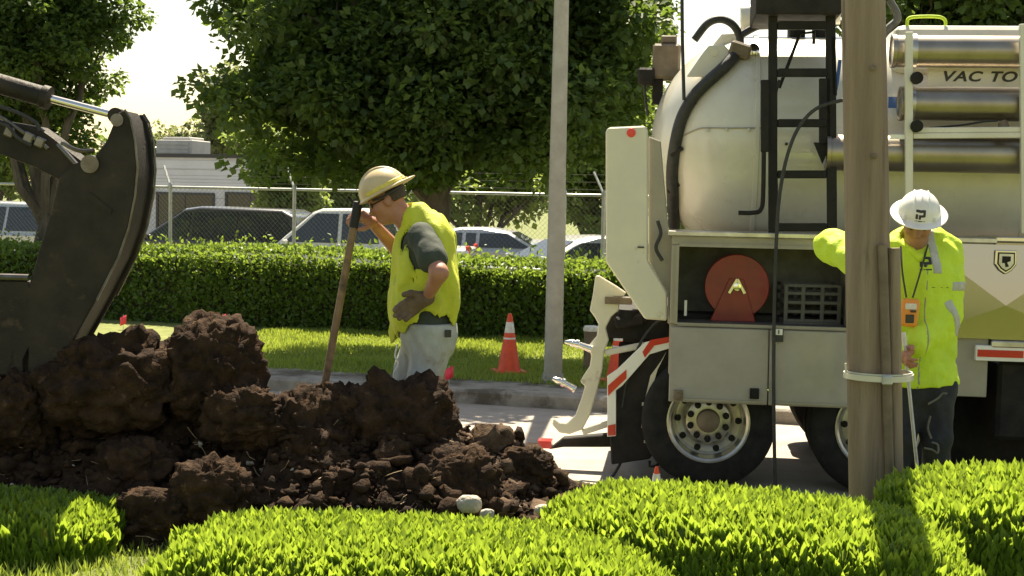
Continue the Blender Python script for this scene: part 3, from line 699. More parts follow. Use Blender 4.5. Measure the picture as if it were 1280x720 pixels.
# ================================================================== LOW HEDGES ON THE BANK
def low_hedge(label, cx, cy, a, b, yaw, ztop, n, ls=.074, up=1.0, ex=3.6):
    zb = gz(cx, cy); t = thing('low_hedge', label, 'hedge', (cx, cy, zb), yaw, 'low hedges on the bank'); fr = MW[t.name]; hgt = ztop - zb
    d = unit(n * 2); d[:, 2] = np.abs(d[:, 2]) ** .8
    s = (np.abs(d[:, 0]) ** ex + np.abs(d[:, 1]) ** ex + np.abs(d[:, 2]) ** ex) ** (-1 / ex); q = d * s[:, None]
    lump = 1 + .07 * noise(q[:, 0] * 3, q[:, 1] * 3, q[:, 2] * 3, 5) + .05 * noise(q[:, 0] * 9, q[:, 1] * 7, q[:, 2] * 4, 6)
    lump = np.maximum(lump, .985) + .01
    depth = 1 - np.abs(rng.normal(0, .03, len(q)))
    Pl = q * np.array([a, b, hgt]) * (lump * depth)[:, None]; Pl = Pl[:n]; Nl = (q / np.array([a, b, hgt]))[:n]; Nl /= np.linalg.norm(Nl, axis=1)[:, None]
    A = np.array(fr); Pw = Pl @ A[:3, :3].T + A[:3, 3]; Nw = Nl @ A[:3, :3].T
    # core of twigs
    m = MB(); k = 26; rings = [(1.0, 0), (1.0, .7), (.97, .86), (.90, .95), (.6, 1.0)]; v = []
    for sc_, z in rings:
        for j in range(k):
            th = 2 * math.pi * j / k; c_, s_ = math.cos(th), math.sin(th); e_ = (abs(c_) ** ex + abs(s_) ** ex) ** (-1 / ex)
            v.append((c_ * e_ * a * sc_ * .92, s_ * e_ * b * sc_ * .92, z * hgt * .90))
    m.add(v, [(i * k + j, i * k + (j + 1) % k, (i + 1) * k + (j + 1) % k, (i + 1) * k + j) for i in range(len(rings) - 1) for j in range(k)] + [list(range((len(rings) - 1) * k, len(rings) * k))])
    m.build('branches', 'twig', t, frame=fr)
    n_ = len(Pw); D = Nw * .35 + [0, 0, up] + unit(n_) * .5; N = Nw * .5 + unit(n_) * .55 + [0, -.25, .1]
    ln = ls * rng.uniform(.55, 1.25, n_)
    me = leaves('foliage', Pw, D, N, ln, ln * .37, .22, six=True); me.transform(fr.inverted())
    o = link('foliage', me, 'hedge', t, smooth=False); o['kind'] = 'stuff'
    # young shoots standing proud of the top: single leaves one can pick out
    return t
low_hedge('low clipped hedge beside the strip of grass under the excavator', -2.45, 6.06, .66, .34, 0, .74, 9500)
low_hedge('wide low hedge in front of the dirt pile', -.36, 5.40, 1.0, .42, RAD(-6), .795, 22000)
low_hedge('rounded bright green hedge in front of the truck wheel and pole base', 1.02, 5.68, .86, .45, RAD(-16), .882, 21000)
low_hedge('bright green hedge below the worker in the white hard hat', 2.92, 5.92, 1.25, .50, RAD(-6), .965, 25000)

# ================================================================== DIRT
ridge_px = [-60, 0, 60, 130, 200, 260, 330, 400, 450, 490, 540, 600, 650, 700, 745, 775]
ridge_py = [440, 455, 480, 485, 480, 475, 470, 482, 478, 474, 500, 532, 560, 583, 612, 632]
RY = 6.95
rp = [at_y(a, b, RY) for a, b in zip(ridge_px, ridge_py)]
rX = np.array([p.x for p in rp]); rZ = np.array([p.z for p in rp])
def pile_z(X, Y):
    base = prof_z(X * U.x + Y * U.y, X * V.x + Y * V.y)
    hz = np.interp(X, rX, rZ) - .55
    hz = np.where(X < rX[0], hz * np.clip(1 - (rX[0] - X) / 1.2, 0, 1), hz); hz = np.where(X > rX[-1], hz * 0, hz)
    wf = np.interp(X, [-3, -2.0, -1.2, -.4, .3, .6], [.72, .80, .92, 1.0, .6, .3]); wb = np.interp(X, [-3, -1.2, .6], [.7, .5, .35])
    tt = np.where(Y < RY, (RY - Y) / wf, (Y - RY) / wb)
    s = np.clip(1 - tt, 0, 1) ** 1.05
    n = fbm(X * 3.2, Y * 3.2, 1, 5) * .26 + np.abs(fbm(X * 7, Y * 7, 4, 4)) * .13 + .04 * noise(X * 24, Y * 24, 0, 9) + .022 * noise(X * 48, Y * 48, 0, 10)
    env = np.clip(s * 4, 0, 1)
    return base - .03 + hz * s * .95 + n * env * np.clip(hz * 1.5, .12, .75)
xs = np.linspace(-4.3, .75, 420); ys = np.linspace(5.75, 7.75, 180); XX, YY = np.meshgrid(xs, ys, indexing='ij'); ZZ = pile_z(XX, YY)
jx = .02 * noise(XX * 20, YY * 20, ZZ * 20, 2); jy = .05 * noise(XX * 9, YY * 9, ZZ * 14, 3)
I = np.arange(XX.size).reshape(XX.shape)
t = thing('dirt_pile', 'long heap of dark brown excavated soil on the bank', 'dirt pile', (-1.5, 6.9, .55))
me = np_mesh('heap', to_local(np.stack([XX + jx, YY + jy, ZZ], -1).reshape(-1, 3), t), np.stack([I[:-1, :-1], I[1:, :-1], I[1:, 1:], I[:-1, 1:]], -1).reshape(-1), 4)
link('heap', me, 'dirt', t, smooth=True)
# loose lumps: one icosphere kit, thousands of small uneven lumps in one part
def ico(sub):
    bm = bmesh.new(); bmesh.ops.create_icosphere(bm, subdivisions=sub, radius=1); v = np.array([q.co[:] for q in bm.verts]); f = np.array([[q.index for q in fc.verts] for fc in bm.faces]); bm.free(); return v, f
IV, IF = ico(2); IV3, IF3 = ico(5)
def lumps(n, xr, yr, rmin, rmax, pw, mname, parent, name, seedv, lift=.25, sq=.75):
    x = rng.uniform(*xr, n); y = rng.uniform(*yr, n); z = pile_z(x, y); b = prof_z(x * U.x + y * U.y, x * V.x + y * V.y)
    k = (z > b + .03) ; x, y, z = x[k], y[k], z[k]; n = len(x); r = (rmin + (rmax - rmin) * rng.uniform(0, 1, n) ** pw) * (1 + .6 * noise(x * 4, y * 4, 0, seedv))
    A = rng.normal(size=(n, 3, 3)); Q = np.linalg.qr(A)[0]; st = rng.uniform(.6, 1.3, (n, 1, 3))
    vv = IV[None] * st; vv = np.einsum('nij,nkj->nki', Q, vv)
    disp = 1 + .62 * noise(vv[..., 0] * 1.9 + x[:, None] * 31, vv[..., 1] * 1.4 + y[:, None] * 37, vv[..., 2] * 1.4, seedv) + .42 * noise(vv[..., 0] * 4.3, vv[..., 1] * 3.7 + x[:, None] * 53, vv[..., 2] * 3.7, seedv + 1)
    vv = vv * disp[..., None] * r[:, None, None] * [1, 1, sq] + np.stack([x, y, z + r * lift], -1)[:, None]
    f = (IF[None] + (np.arange(n) * len(IV))[:, None, None]).reshape(-1)
    o = link(name, np_mesh(name, to_local(vv.reshape(-1, 3), parent), f, 3), mname, parent, smooth=False); o['kind'] = 'stuff'
lumps(5200, (-3.6, .62), (6.0, 7.35), .007, .042, 3.4, 'dirt', t, 'loose_lumps', 21)
lumps(1500, (-3.4, .6), (6.0, 7.2), .010, .055, 2.8, 'clod', t, 'brown_crumbs', 25)
lumps(700, (-.3, .66), (6.2, 7.2), .012, .075, 2.6, 'clod_sunlit', t, 'gravelly_crumbs', 29, .1)  # road end of the heap: sunlight put into the crumb colour
lumps(160, (-3.2, .62), (6.05, 7.0), .006, .02, 2, 'stone', t, 'pebbles', 33, .5)
lumps(7000, (-3.6, .66), (6.0, 7.3), .004, .013, 1.5, 'clod', t, 'fine_crumbs', 41, .6)
# roots and straw sticking out
m = MB()
for i in range(420):
    x, y = rng.uniform(-3.2, .4), rng.uniform(6.1, 7.1); z = float(pile_z(np.array(x), np.array(y)))
    d = unit(1)[0] * rng.uniform(.04, .13); d[2] = abs(d[2]) * .6; p_ = Vector((x, y, z + .005)); d = Vector(d)
    m.tube([p_ - d * .3, p_ + d * .4 + Vector(unit(1)[0]) * .01, p_ + d], .0022, 3, cap=False)
m.build('root_fibres', 'root', t)['kind'] = 'stuff'
def clod(label, px0, py0, px1, py1, Y, seedv, depth=.8, name='dirt_clod', m='clod', rough=.42, group='large clods on the dirt pile'):
    a, b = at_y(px0, py0, Y), at_y(px1, py1, Y); c = (a + b) / 2; rx, rz_ = abs(b.x - a.x) / 2, abs(a.z - b.z) / 2; ry = min(rx, rz_) * depth
    v = IV3.copy(); v = np.sign(v) * np.abs(v) ** .9; st = name == 'pale_stone'
    q = v + .35 * np.stack([noise(v[:, 0] * 2.3, v[:, 1] * 2.3, v[:, 2] * 2.3, seedv + 9 + a_) for a_ in range(3)], 1) * (0 if st else 1)
    d = 1 + rough * fbm(q[:, 0] * 1.7 + seedv, q[:, 1] * 1.7, q[:, 2] * 1.7, 5, seedv)
    if not st:
        rd = 1 - np.abs(fbm(q[:, 0] * 3.1, q[:, 1] * 3.1, q[:, 2] * 3.1, 4, seedv + 3)) * 2.2
        d = d + .16 * (rd - .6) + .085 * noise(q[:, 0] * 8, q[:, 1] * 8, q[:, 2] * 8, seedv + 5) + .06 * noise(q[:, 0] * 15, q[:, 1] * 15, q[:, 2] * 15, seedv + 6) + .035 * noise(q[:, 0] * 29, q[:, 1] * 29, q[:, 2] * 29, seedv + 7)
    v = v * d[:, None] * [rx, ry, rz_]
    base = Vector((c.x, c.y, c.z - rz_)); v = v + [0, 0, rz_]
    o = link(name, np_mesh(name, v, IF3.reshape(-1), 3), m, None, True, loc=base)
    return tag(o, label, 'clod' if name == 'dirt_clod' else 'stone', group)
clod('broad rounded clod of dark soil beside the excavator bucket', 58, 412, 222, 540, 6.75, 3, 1.0)
clod('tall upright block of dark soil with grassy top behind the heap', 204, 398, 322, 540, 6.85, 8, .9, rough=.34)
clod('dark clod under the broad clod at the foot of the heap', 330, 490, 440, 600, 6.75, 12)
clod('brown fibrous clod in the middle of the heap', 252, 480, 360, 560, 6.62, 17)
clod('dark rounded clod at the lower front of the heap', 210, 575, 320, 660, 6.32, 23)
clod('jagged dark peak of soil beside the shovel blade', 380, 480, 470, 590, 6.82, 27)
clod('largest dark lump right behind the worker waist on the heap', 440, 468, 565, 590, 6.85, 31, rough=.5)
clod('crumbly lump at the toe of the heap beside the grass strip', 140, 610, 240, 675, 6.25, 37)
clod('brown lump below the broad clod on the heap', 120, 545, 215, 620, 6.5, 41)
clod('dark lump at the excavator side of the heap', -20, 470, 70, 560, 6.7, 47)
clod('brown clod at the road end of the heap', 615, 560, 690, 615, 6.8, 53)
clod('low clod on the heap beside the pale stone', 520, 560, 620, 640, 6.5, 59)
clod('pale smooth stone at the front foot of the heap', 571, 618, 602, 642, 6.25, 61, name='pale_stone', m='stone', rough=.2, group='pale stones on the heap')
clod('small pale stone next to the larger smooth stone', 600, 636, 618, 650, 6.2, 64, name='pale_stone', m='stone', rough=.2, group='pale stones on the heap')
clod('flat pale stone at the road end of the heap foot', 668, 630, 700, 646, 6.25, 67, name='pale_stone', m='stone', rough=.25, group='pale stones on the heap')
clod('oblong brown stone lodged in the dark face of the heap', 516, 580, 537, 608, 6.35, 70, name='pale_stone', m='clod', rough=.15, group='pale stones on the heap')

# ================================================================== EXCAVATOR
EY = 6.72
ebase = Vector((-5.6, EY + .2, .55))
t = thing('excavator', 'dark mini excavator arm with narrow digging bucket resting over the heap', 'excavator', ebase)
def E(px, py, dy=0): return at_y(px, py, EY + dy)
BW = .34                                                   # bucket width
near = [(147, 141), (155, 137), (162, 148), (168, 175), (171, 210), (168, 245), (160, 285), (147, 322), (120, 375), (92, 425), (62, 475), (30, 500), (6, 470), (24, 400), (48, 315), (66, 255), (74, 222), (92, 205), (118, 196), (133, 176)]
npts = [E(a, b) for a, b in near]
off = Vector((0, BW, 0))
bk = MB().prism(npts, (0, .022, 0)).build('bucket', 'exc', t, bevel=.006)
MB().prism([p + Vector((0, BW - .022, 0)) for p in npts], (0, .022, 0)).build('far_side_plate', 'exc', bk, bevel=.006)
shell = npts[1:12]; m = MB(); v = []
for p in shell: v += [p + Vector((-.02, .0221, 0)), p + Vector((-.02, BW - .0221, 0)), p + Vector((-.045, BW - .0221, 0)), p + Vector((-.045, .0221, 0))]
m.add(v, [(4 * i + q, 4 * i + (q + 1) % 4, 4 * i + 4 + (q + 1) % 4, 4 * i + 4 + q) for i in range(len(shell) - 1) for q in range(4)] + [(3, 2, 1, 0)]); m.build('back_shell', 'exc', bk, smooth=True)
# pale rims drawing the sunlit line on the curved edges of both plates
m = MB(); m.tube([p + Vector((.004, -.002, 0)) for p in npts[1:9]], .0055, 6); m.build('lit_edge', 'exc_edge', bk, smooth=True)
m = MB(); m.tube([p + Vector((.004, BW + .002, 0)) for p in npts[1:9]], .0055, 6); m.build('lit_edge', 'exc_edge', bk, smooth=True)
for i in range(3):
    q = npts[11] + Vector((-.04, .03 + i * .13, 0)); d = Vector((-.07, 0, -.2))
    MB().prism([q, q + Vector((.1, 0, .03)), q + d + Vector((.02, 0, 0)), q + d], (0, .06, 0)).build('tooth', 'exc_edge', bk, bevel=.006)
for a, b, r in ((112, 205, .045), (146, 150, .032)):
    c = E(a, b, -.012); m = MB(); m.lathe([(r, 0), (r, BW + .024)], c, (0, 1, 0), 20); pn = m.build('pivot_pin', 'exc_edge', t, smooth=True)
m = MB(); m.prism([E(112, 240, -.006), E(140, 262, -.006), E(138, 268, -.006), E(108, 247, -.006)], (0, .0055, 0)).build('wear_strip', 'exc', bk)
# stick
st = [(-170, 78), (0, 150), (46, 158), (66, 172), (88, 190), (104, 202), (100, 216), (84, 226), (72, 224), (40, 208), (0, 193), (-170, 150)]
MB().prism([E(a, b, .09) for a, b in st], (0, .17, 0)).build('stick', 'exc', t, bevel=.012, seg=2)
# bucket link
for dy in (.05, .28):
    m = MB(); m.bar(E(72, 180, dy), E(98, 208, dy), .05, .016); m.build('link_arm', 'exc_edge', t, bevel=.006)
m = MB(); m.tube(spline([E(77, 178, .04), E(92, 186, .04), E(104, 189, .04), E(118, 188, .04)]), .011, 8); m.build('link_rod', 'exc_edge', t, smooth=True)
# bucket cylinder
ca, cb, cc = E(-150, 62, .17), E(62, 123, .17), E(147, 145, .17)
cy = MB().tube([ca, cb], .052, 18).build('cylinder', 'exc', t, smooth=True)
MB().lathe([(.054, -.04), (.06, -.035), (.06, .0), (.03, .004)], cb, cb - ca, 18).build('gland', 'exc', cy, smooth=True)
MB().tube([cb, cc], .021, 14).build('piston_rod', 'chrome', cy, smooth=True)
MB().lathe([(.04, -.04), (.04, .04)], cc, (0, 1, 0), 16).build('rod_eye', 'exc', cy, smooth=True)
# hydraulic lines along the stick
for k_, pts in enumerate(([(-150, 70), (-20, 126), (20, 140), (44, 153), (50, 164)], [(-150, 86), (-10, 142), (10, 152), (30, 166), (48, 176), (60, 186)], [(-150, 100), (-5, 152), (12, 160), (22, 172), (40, 182)])):
    MB().tube(spline([E(a, b, .06 - .012 * k_) for a, b in pts]), .010, 8).build('hydraulic_line', 'hose' if k_ != 1 else 'exc_edge', t, smooth=True)
for a, b in ((12, 165), (36, 172), (50, 178)):
    MB().box(E(a, b, .045), (.05, .03, .05), Matrix.Rotation(.4, 3, 'Y')).build('hose_clamp', 'exc_edge', t, bevel=.006)
# rest of the machine, out of frame to the left
bm_ = [(-640, -330), (-420, -390), (-180, 20), (-140, 60), (-150, 175), (-240, 170), (-440, -210), (-600, -170)]
MB().prism([E(a, b, .07) for a, b in [(-175, 40), (-140, 80), (-150, 170), (-190, 165), (-330, -150), (-520, 40), (-600, 170), (-660, 150), (-570, -60), (-360, -260)]], (0, .21, 0)).build('boom', 'exc_paint', t, bevel=.02)
b0 = ebase
MB().box(b0 + Vector((.1, 0, .98)), (1.7, 1.45, .62)).build('house', 'exc_paint', t, bevel=.09, seg=3)
cabx = MB().box(b0 + Vector((-.1, -.25, 1.85)), (1.0, .9, 1.2)).build('cab', 'exc_paint', t, bevel=.06, seg=2)
MB().box(b0 + Vector((-.1, -.705, 1.95)), (.8, .02, .75)).build('side_window', 'carglass', cabx)
MB().box(b0 + Vector((.405, -.25, 1.95)), (.02, .7, .8)).build('front_window', 'carglass', cabx)
for s_ in (-.62, .62):
    m = MB(); pts = [(-.95, .02), (.95, .02), (1.14, .12), (1.2, .26), (1.14, .42), (.95, .52), (-.95, .52), (-1.14, .42), (-1.2, .26), (-1.14, .12)]
    m.prism([b0 + Vector((a, s_ - .15, b)) for a, b in pts], (0, .3, 0)); m.build('track', 'rubber', t, bevel=.02)
# dozer blade whose lit top edge shows at the frame side
bl = [E(-230, 350, .0), E(34, 350, .0), E(40, 362, .0), E(38, 470, .0), E(-230, 470, .0)]
dz = MB().prism(bl, (0, .06, 0)).build('dozer_blade', 'exc', t, bevel=.01)
m = MB(); m.tube([E(-230, 340, .0), E(36, 347, .0)], .017, 8); m.build('blade_edge', 'exc_edge', dz, smooth=True)
m = MB(); m.bar(E(-230, 425, .1), b0 + Vector((.9, 0, .4)), .12, .12); m.build('blade_arm', 'exc', dz)
# ================================================================== VACUUM TRUCK  (local: x forward = picture right, y away, z up; y = 0 is the near side)
TO = at_z(883, 611, 0); TYAW = RAD(-7)
T = thing('vacuum_truck', 'white and grey vacuum excavation truck with round tank, ladder and steel tubes', 'truck', TO, TYAW)
TF = MW[T.name]; TI = TF.inverted(); TN = Vector((TF[0][1], TF[1][1], 0))
def tp(px, py, y=0.):
    d = ray(px, py); k = (y - TN.dot(CP - TO)) / TN.dot(d); return TI @ (CP + d * k)
def tb(mb, name, m, parent=None, **k): return mb.build(name, m, parent or T, frame=TF, **k)
def tpoly(pts, y, th, name, m, parent=None, **k):
    return tb(MB().prism([tp(a, b, y) for a, b in pts], (0, th, 0)), name, m, parent, **k)
def tbox(px0, py0, px1, py1, y, th, name, m, parent=None, **k):
    a, b = tp(px0, py0, y), tp(px1, py1, y); return tb(MB().bb((a.x, y, a.z), (b.x, y + th, b.z)), name, m, parent, **k)
TW = 2.45; TC = TW / 2
# ---- tank with domed rear door
TR = .90; tzc = 2.68
xr = tp(813, 200, TC).x                              # rearmost point of the dome
xd = xr + .82                                        # where the dome meets the barrel
prof = []
for i in range(15):
    a = i / 14 * math.pi / 2; prof.append((TR * math.sin(a), xd - .82 * math.cos(a)))
prof += [(TR, xd + .35), (TR, 5.2), (TR * .97, 5.3), (TR * .7, 5.5), (0, 5.6)]
tank = tb(MB().lathe([(r, x) for r, x in prof], (0, TC, tzc), (1, 0, 0), 72), 'tank', 'white', smooth=True)
def tank_r(x):
    if x >= xd: return TR
    c = max(0, min(1, (xd - x) / .82)); return TR * math.sqrt(1 - c * c)
def on_tank(px, py, lift=0.):
    """point where a pixel's ray meets the near side of the tank"""
    y0, y1 = -.6, TC
    f_ = lambda y: (lambda p: math.hypot(p.y - TC, p.z - tzc) - tank_r(p.x) - lift)(tp(px, py, y))
    last = y0
    for i in range(200):
        y = y0 + (y1 - y0) * i / 199
        if f_(y) <= 0:
            for _ in range(20):
                mid = (last + y) / 2
                if f_(mid) <= 0: y = mid
                else: last = mid
            return tp(px, py, y)
        last = y
    return tp(px, py, TC)
# weld / reinforcement bands and the horizontal seam
for x in (xd + .02, xd + .95, xd + 2.1, xd + 3.2):
    tb(MB().lathe([(TR + .002, -.02), (TR + .012, -.016), (TR + .012, .016), (TR + .002, .02)], (x, TC, tzc), (1, 0, 0), 72), 'band', 'white', tank, smooth=True)
tb(MB().tube(spline([on_tank(a, b, .006) for a, b in ((850, 172), (868, 163), (880, 160), (905, 160), (930, 160), (952, 160))]), .006, 6), 'seam', 'greybox', tank, smooth=True)
for a, b in ((884, 163), (908, 162), (936, 162)):
    c = on_tank(a, b, .01); tb(MB().lathe([(.013, 0), (.013, .02), (0, .022)], c, (0, -1, 0), 8), 'bolt', 'galv', tank)
for a, b in ((818, 190), (820, 193), (816, 248), (983, 180)):
    c = on_tank(a, b, .005); tb(MB().lathe([(.012, 0), (.012, .02), (0, .022)], c, (0, -1, 0), 8), 'bolt', 'hose', tank)
# hinge lug plates on top of the dome
for y, dx in ((.62, 0), (.95, 17)):
    pts = [(858 + dx, 96 - dx * .9), (877 + dx, 68 - dx * .9), (886 + dx, 57 - dx * .9), (905 + dx, 56 - dx * .9), (923 + dx, 74 - dx * .9), (903 + dx, 96 - dx * .9)]
    lug = tpoly(pts, y, .03, 'hinge_lug', 'white', tank, bevel=.008)
    c = tp(893 + dx, 66 - dx * .9, y); tb(MB().lathe([(.03, -.006), (.03, .04)], c, (0, 1, 0), 16), 'pin', 'cream', lug, smooth=True)
# thick black hose lying over the dome
hp = [on_tank(a, b, .055) for a, b in ((843, 289), (841, 250), (840, 215), (844, 180), (852, 148), (866, 122), (884, 103), (905, 84), (918, 70))]
hs = tb(MB().tube(spline(hp, 6), .048, 14), 'suction_hose', 'hose', tank, smooth=True)
c = on_tank(925, 63, .06)
tb(MB().box(c, (.17, .12, .12), Matrix.Rotation(.3, 3, 'Y')), 'hose_coupling', 'brown', tank, bevel=.02)
tb(MB().lathe([(.035, 0), (.05, .01), (.05, .05), (.03, .06)], on_tank(940, 64, .03), (0.2, -1, 0.2), 14), 'coupling_ring', 'chrome', tank, smooth=True)
tb(MB().tube(spline([tp(a, b, .75) for a, b in ((868, 50), (884, 30), (900, 24), (915, 30), (924, 44), (926, 62))]), .032, 10), 'upper_hose', 'hose', tank, smooth=True)
tb(MB().tube(spline([tp(a, b, .75) for a, b in ((926, 44), (940, 36), (958, 28))]), .03, 8), 'upper_hose', 'hose', tank, smooth=True)
for a, b in ((862, 132), (892, 98), (846, 190), (842, 235)):
    c = on_tank(a, b, .06); tb(MB().box(c, (.11, .03, .03), Matrix.Rotation(-.6, 3, 'Y')), 'hose_clip', 'chassis', tank)
# work lamp and housing behind the dome, thin whip antenna
hb = tbox(816, 54, 850, 98, 1.25, .3, 'lamp_housing', 'brown', bevel=.02)
tbox(826, 44, 846, 54, 1.3, .2, 'cap', 'brown', hb, bevel=.01)
tbox(797, 84, 818, 105, 1.2, .25, 'work_lamp', 'chassis', hb, bevel=.02)
tbox(816, 98, 828, 130, 1.3, .12, 'bracket', 'chassis', hb)
tb(MB().tube(spline([tp(a, b, 1.25) for a, b in ((805, 104), (807, 125), (810, 145))]), .012, 6), 'wire', 'hose', hb)
tb(MB().tube([tp(852, -60, .5), tp(853, 50, .5), tp(855, 125, .5)], .014, 8), 'antenna', 'hose')
# ---- white rear side shield
tpoly([(757, 163), (761, 159), (806, 157), (810, 163), (810, 326), (834, 366), (834, 401), (806, 399), (786, 370), (757, 327)], .06, .05, 'rear_shield', 'cream', bevel=.012)
tpoly([(810.5, 170), (826, 176), (836, 292), (845, 300), (845, 405), (834.5, 405), (834.5, 366), (810.5, 326)], .12, .05, 'shield_return', 'greybox', bevel=.008)
c = tp(789, 166, .06); tb(MB().lathe([(.035, 0), (.032, .012), (0, .016)], c, (0, -1, 0), 16), 'red_marker', 'lensred', smooth=True)
c = tp(801, 309, .06); tb(MB().box(c, (.05, .02, .012)), 'catch', 'hose')
tb(MB().tube(spline([tp(a, b, .04) for a, b in ((822, 276), (826, 292), (820, 310), (828, 326))]), .014, 8), 'cable_bundle', 'hose')
# ---- tool box: shell, opening, lowered doors
def z_of(px, py, y=0): return tp(px, py, y).z
xa, xb = tp(837, 400).x, 2.05; zt, zo1, zo0, zbm = z_of(845, 294), z_of(850, 306), z_of(850, 405), z_of(840, 499)
xo0, xo1 = tp(846, 350).x, tp(1062, 350).x
m = MB(); D = .62
m.bb((xa, 0, zo1), (xb, D, zt)); m.bb((xa, 0, zo0), (xo0, D, zo1 - .001)); m.bb((xo1, 0, zo0), (xb, D, zo1 - .001))
m.bb((xa, .03, zbm + .1), (xb, D, zo0 - .001))
tbx = tb(m, 'toolbox', 'greybox', bevel=.006)
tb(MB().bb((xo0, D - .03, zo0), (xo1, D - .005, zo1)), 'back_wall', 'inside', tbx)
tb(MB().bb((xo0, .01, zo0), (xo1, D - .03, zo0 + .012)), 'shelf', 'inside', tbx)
tb(MB().bb((xa - .03, -.03, zt - .005), (xb + .02, D, zt + .035)), 'top_trim', 'alu', tbx, bevel=.006)
m = MB(); e = .012
for q in ((xo0 - e, zo0, xo0 + e, zo1), (xo1 - e, zo0, xo1 + e, zo1), (xo0 + e, zo1 - e, xo1 - e, zo1 + e), (xo0 + e, zo0 - e, xo1 - e, zo0 + e)):
    m.bb((q[0], -.012, q[1]), (q[2], .004, q[3]))
tb(m, 'opening_frame', 'greybox', tbx)
xm = tp(960, 450).x
for a, b in ((xa + .01, xm - .004), (xm + .004, tp(1068, 450).x)):
    zt_ = zo0 - .02; pts = [Vector((a, -.02, zt_)), Vector((a, -.045, zt_)), Vector((a, -.13, zbm)), Vector((a, -.105, zbm))]
    dr = tb(MB().prism(pts, (b - a, 0, 0)), 'drop_door', 'greybox', tbx, bevel=.006)
    if a < xm - .1:
        for px, py in ((943, 492), (848, 494)):
            c = tp(px, py, -.14); mm = MB(); mm.box(c, (.07, .02, .08)); mm.lathe([(.022, 0), (.022, .03), (.01, .03)], c, (0, -1, 0), 12); tb(mm, 'latch', 'chassis' if px > 900 else 'brown', dr, bevel=.004)
    tb(MB().bb((a + .02, -.142, zbm + .015), (b - .02, -.134, zbm + .03)), 'lip', 'greybox', dr)
mm = MB(); c = tp(973, 419, -.09); mm.box(c, (.075, .012, .10)); tg = tb(mm, 'warning_tag', 'ink', tbx)
tb(MB().box(tp(974, 415, -.098), (.05, .004, .045)), 'tag_print', 'reflwhite', tg)
tb(MB().box(tp(973.5, 415, -.1015), (.008, .003, .03)), 'tag_mark', 'ink', tg)
tb(MB().box(tp(857, 385, .15), (.02, .02, .12)), 'inner_bracket', 'reflwhite', tbx)
# hose reel
rc = tp(921, 358, .28); rr = .245
m = MB(); m.lathe([(.05, -.02), (rr, -.02), (rr + .006, -.012), (rr + .006, 0), (rr - .03, .012), (.07, .012)], rc, (0, 1, 0), 40)
rl = tb(m, 'hose_reel', 'red', smooth=True)
tb(MB().lathe([(.05, .2), (rr, .2), (rr, .22), (.05, .22)], rc, (0, 1, 0), 40), 'rear_flange', 'red', rl, smooth=True)
tb(MB().lathe([(.17, .013), (.18, .05), (.18, .16), (.17, .199)], rc, (0, 1, 0), 32), 'wound_hose', 'hose', rl, smooth=True)
tb(MB().prism([rc + Vector((-.2, -.035, zo0 + .012 - rc.z)), rc + Vector((.15, -.035, zo0 + .012 - rc.z)), rc + Vector((.05, -.035, .06)), rc + Vector((-.06, -.035, .06))], (0, .012, 0)), 'stand', 'red', rl, bevel=.004)
m = MB(); m.lathe([(.0, -.09), (.03, -.085), (.032, -.03)], rc, (0, 1, 0), 12); m.bar(rc + Vector((-.06, -.06, -.05)), rc + Vector((.0, -.06, .06)), .02, .02); m.bar(rc + Vector((.06, -.06, -.05)), rc + Vector((.0, -.06, .06)), .02, .02); tb(m, 'hub', 'chrome', rl, smooth=True)
# polished front tool box
xp0, xp1 = 2.06, 4.4; zpt, zpb = z_of(1230, 302), z_of(1230, 425)
tb(MB().bb((xp0, .0, zpb), (xp1, D, zpt)), 'polished_box', 'polish', bevel=.006)
# diamond-folded door plate (gives the broken reflections)
xc = tp(1257, 360).x; cz = zpb + (zpt - zpb) * .36
pl = MB(); A_, B_, C_, D_ = (Vector((x, -.004, z)) for x, z in ((xc - .62, zpb + .01), (xc + .62, zpb + .01), (xc + .62, zpt - .02), (xc - .62, zpt - .02)))
ctr = Vector((xc, -.032, cz)); pl.add([A_, B_, C_, D_, ctr], [(0, 1, 4), (1, 2, 4), (2, 3, 4), (3, 0, 4)])
for q in ((0, 1),): pass
fd = tb(pl, 'folded_door_plate', 'polish')
tb(MB().bb((xp0, -.035, zpt + .001), (xp1, D, zpt + .04)), 'top_trim', 'chrome', bevel=.008)
tb(MB().bb((xp0, -.03, zpb - .05), (xp1, .3, zpb - .001)), 'lower_trim', 'alu', bevel=.008)
# shield emblem
ec = tp(1257, 327, -.03)
sh = [(-.075, .085), (.075, .085), (.078, -.02), (.045, -.065), (0, -.095), (-.045, -.065), (-.078, -.02)]
em = tb(MB().prism([ec + Vector((a, 0, b)) for a, b in sh], (0, -.014, 0)), 'shield_emblem', 'chrome', bevel=.006)
tb(MB().prism([ec + Vector((a * .8, -.0145, b * .8)) for a, b in sh], (0, -.004, 0)), 'shield_field', 'chassis', em)
tb(MB().prism([ec + Vector((a * .68, -.019, b * .68)) for a, b in sh], (0, -.004, 0)), 'shield_field', 'alu', em)
tb(MB().prism([ec + Vector((a, -.0235, b)) for a, b in ((-.03, .04), (.03, .04), (.03, .005), (.005, -.005), (.02, -.035), (-.005, -.04), (-.01, -.01), (-.03, -.01))], (0, -.004, 0)), 'shield_mark', 'chassis', em)
# white side band with red reflectors
zs1, zs0 = z_of(1240, 432), z_of(1240, 451)
tb(MB().bb((1.95, -.02, zs0), (5.4, .05, zs1)), 'side_band', 'reflwhite', bevel=.004)
for k_ in range(3):
    x0 = tp(1221, 440).x + k_ * .75; tb(MB().bb((x0, -.026, zs0 + .03), (x0 + .33, -.0205, zs1 - .03)), 'reflector', 'reflred')
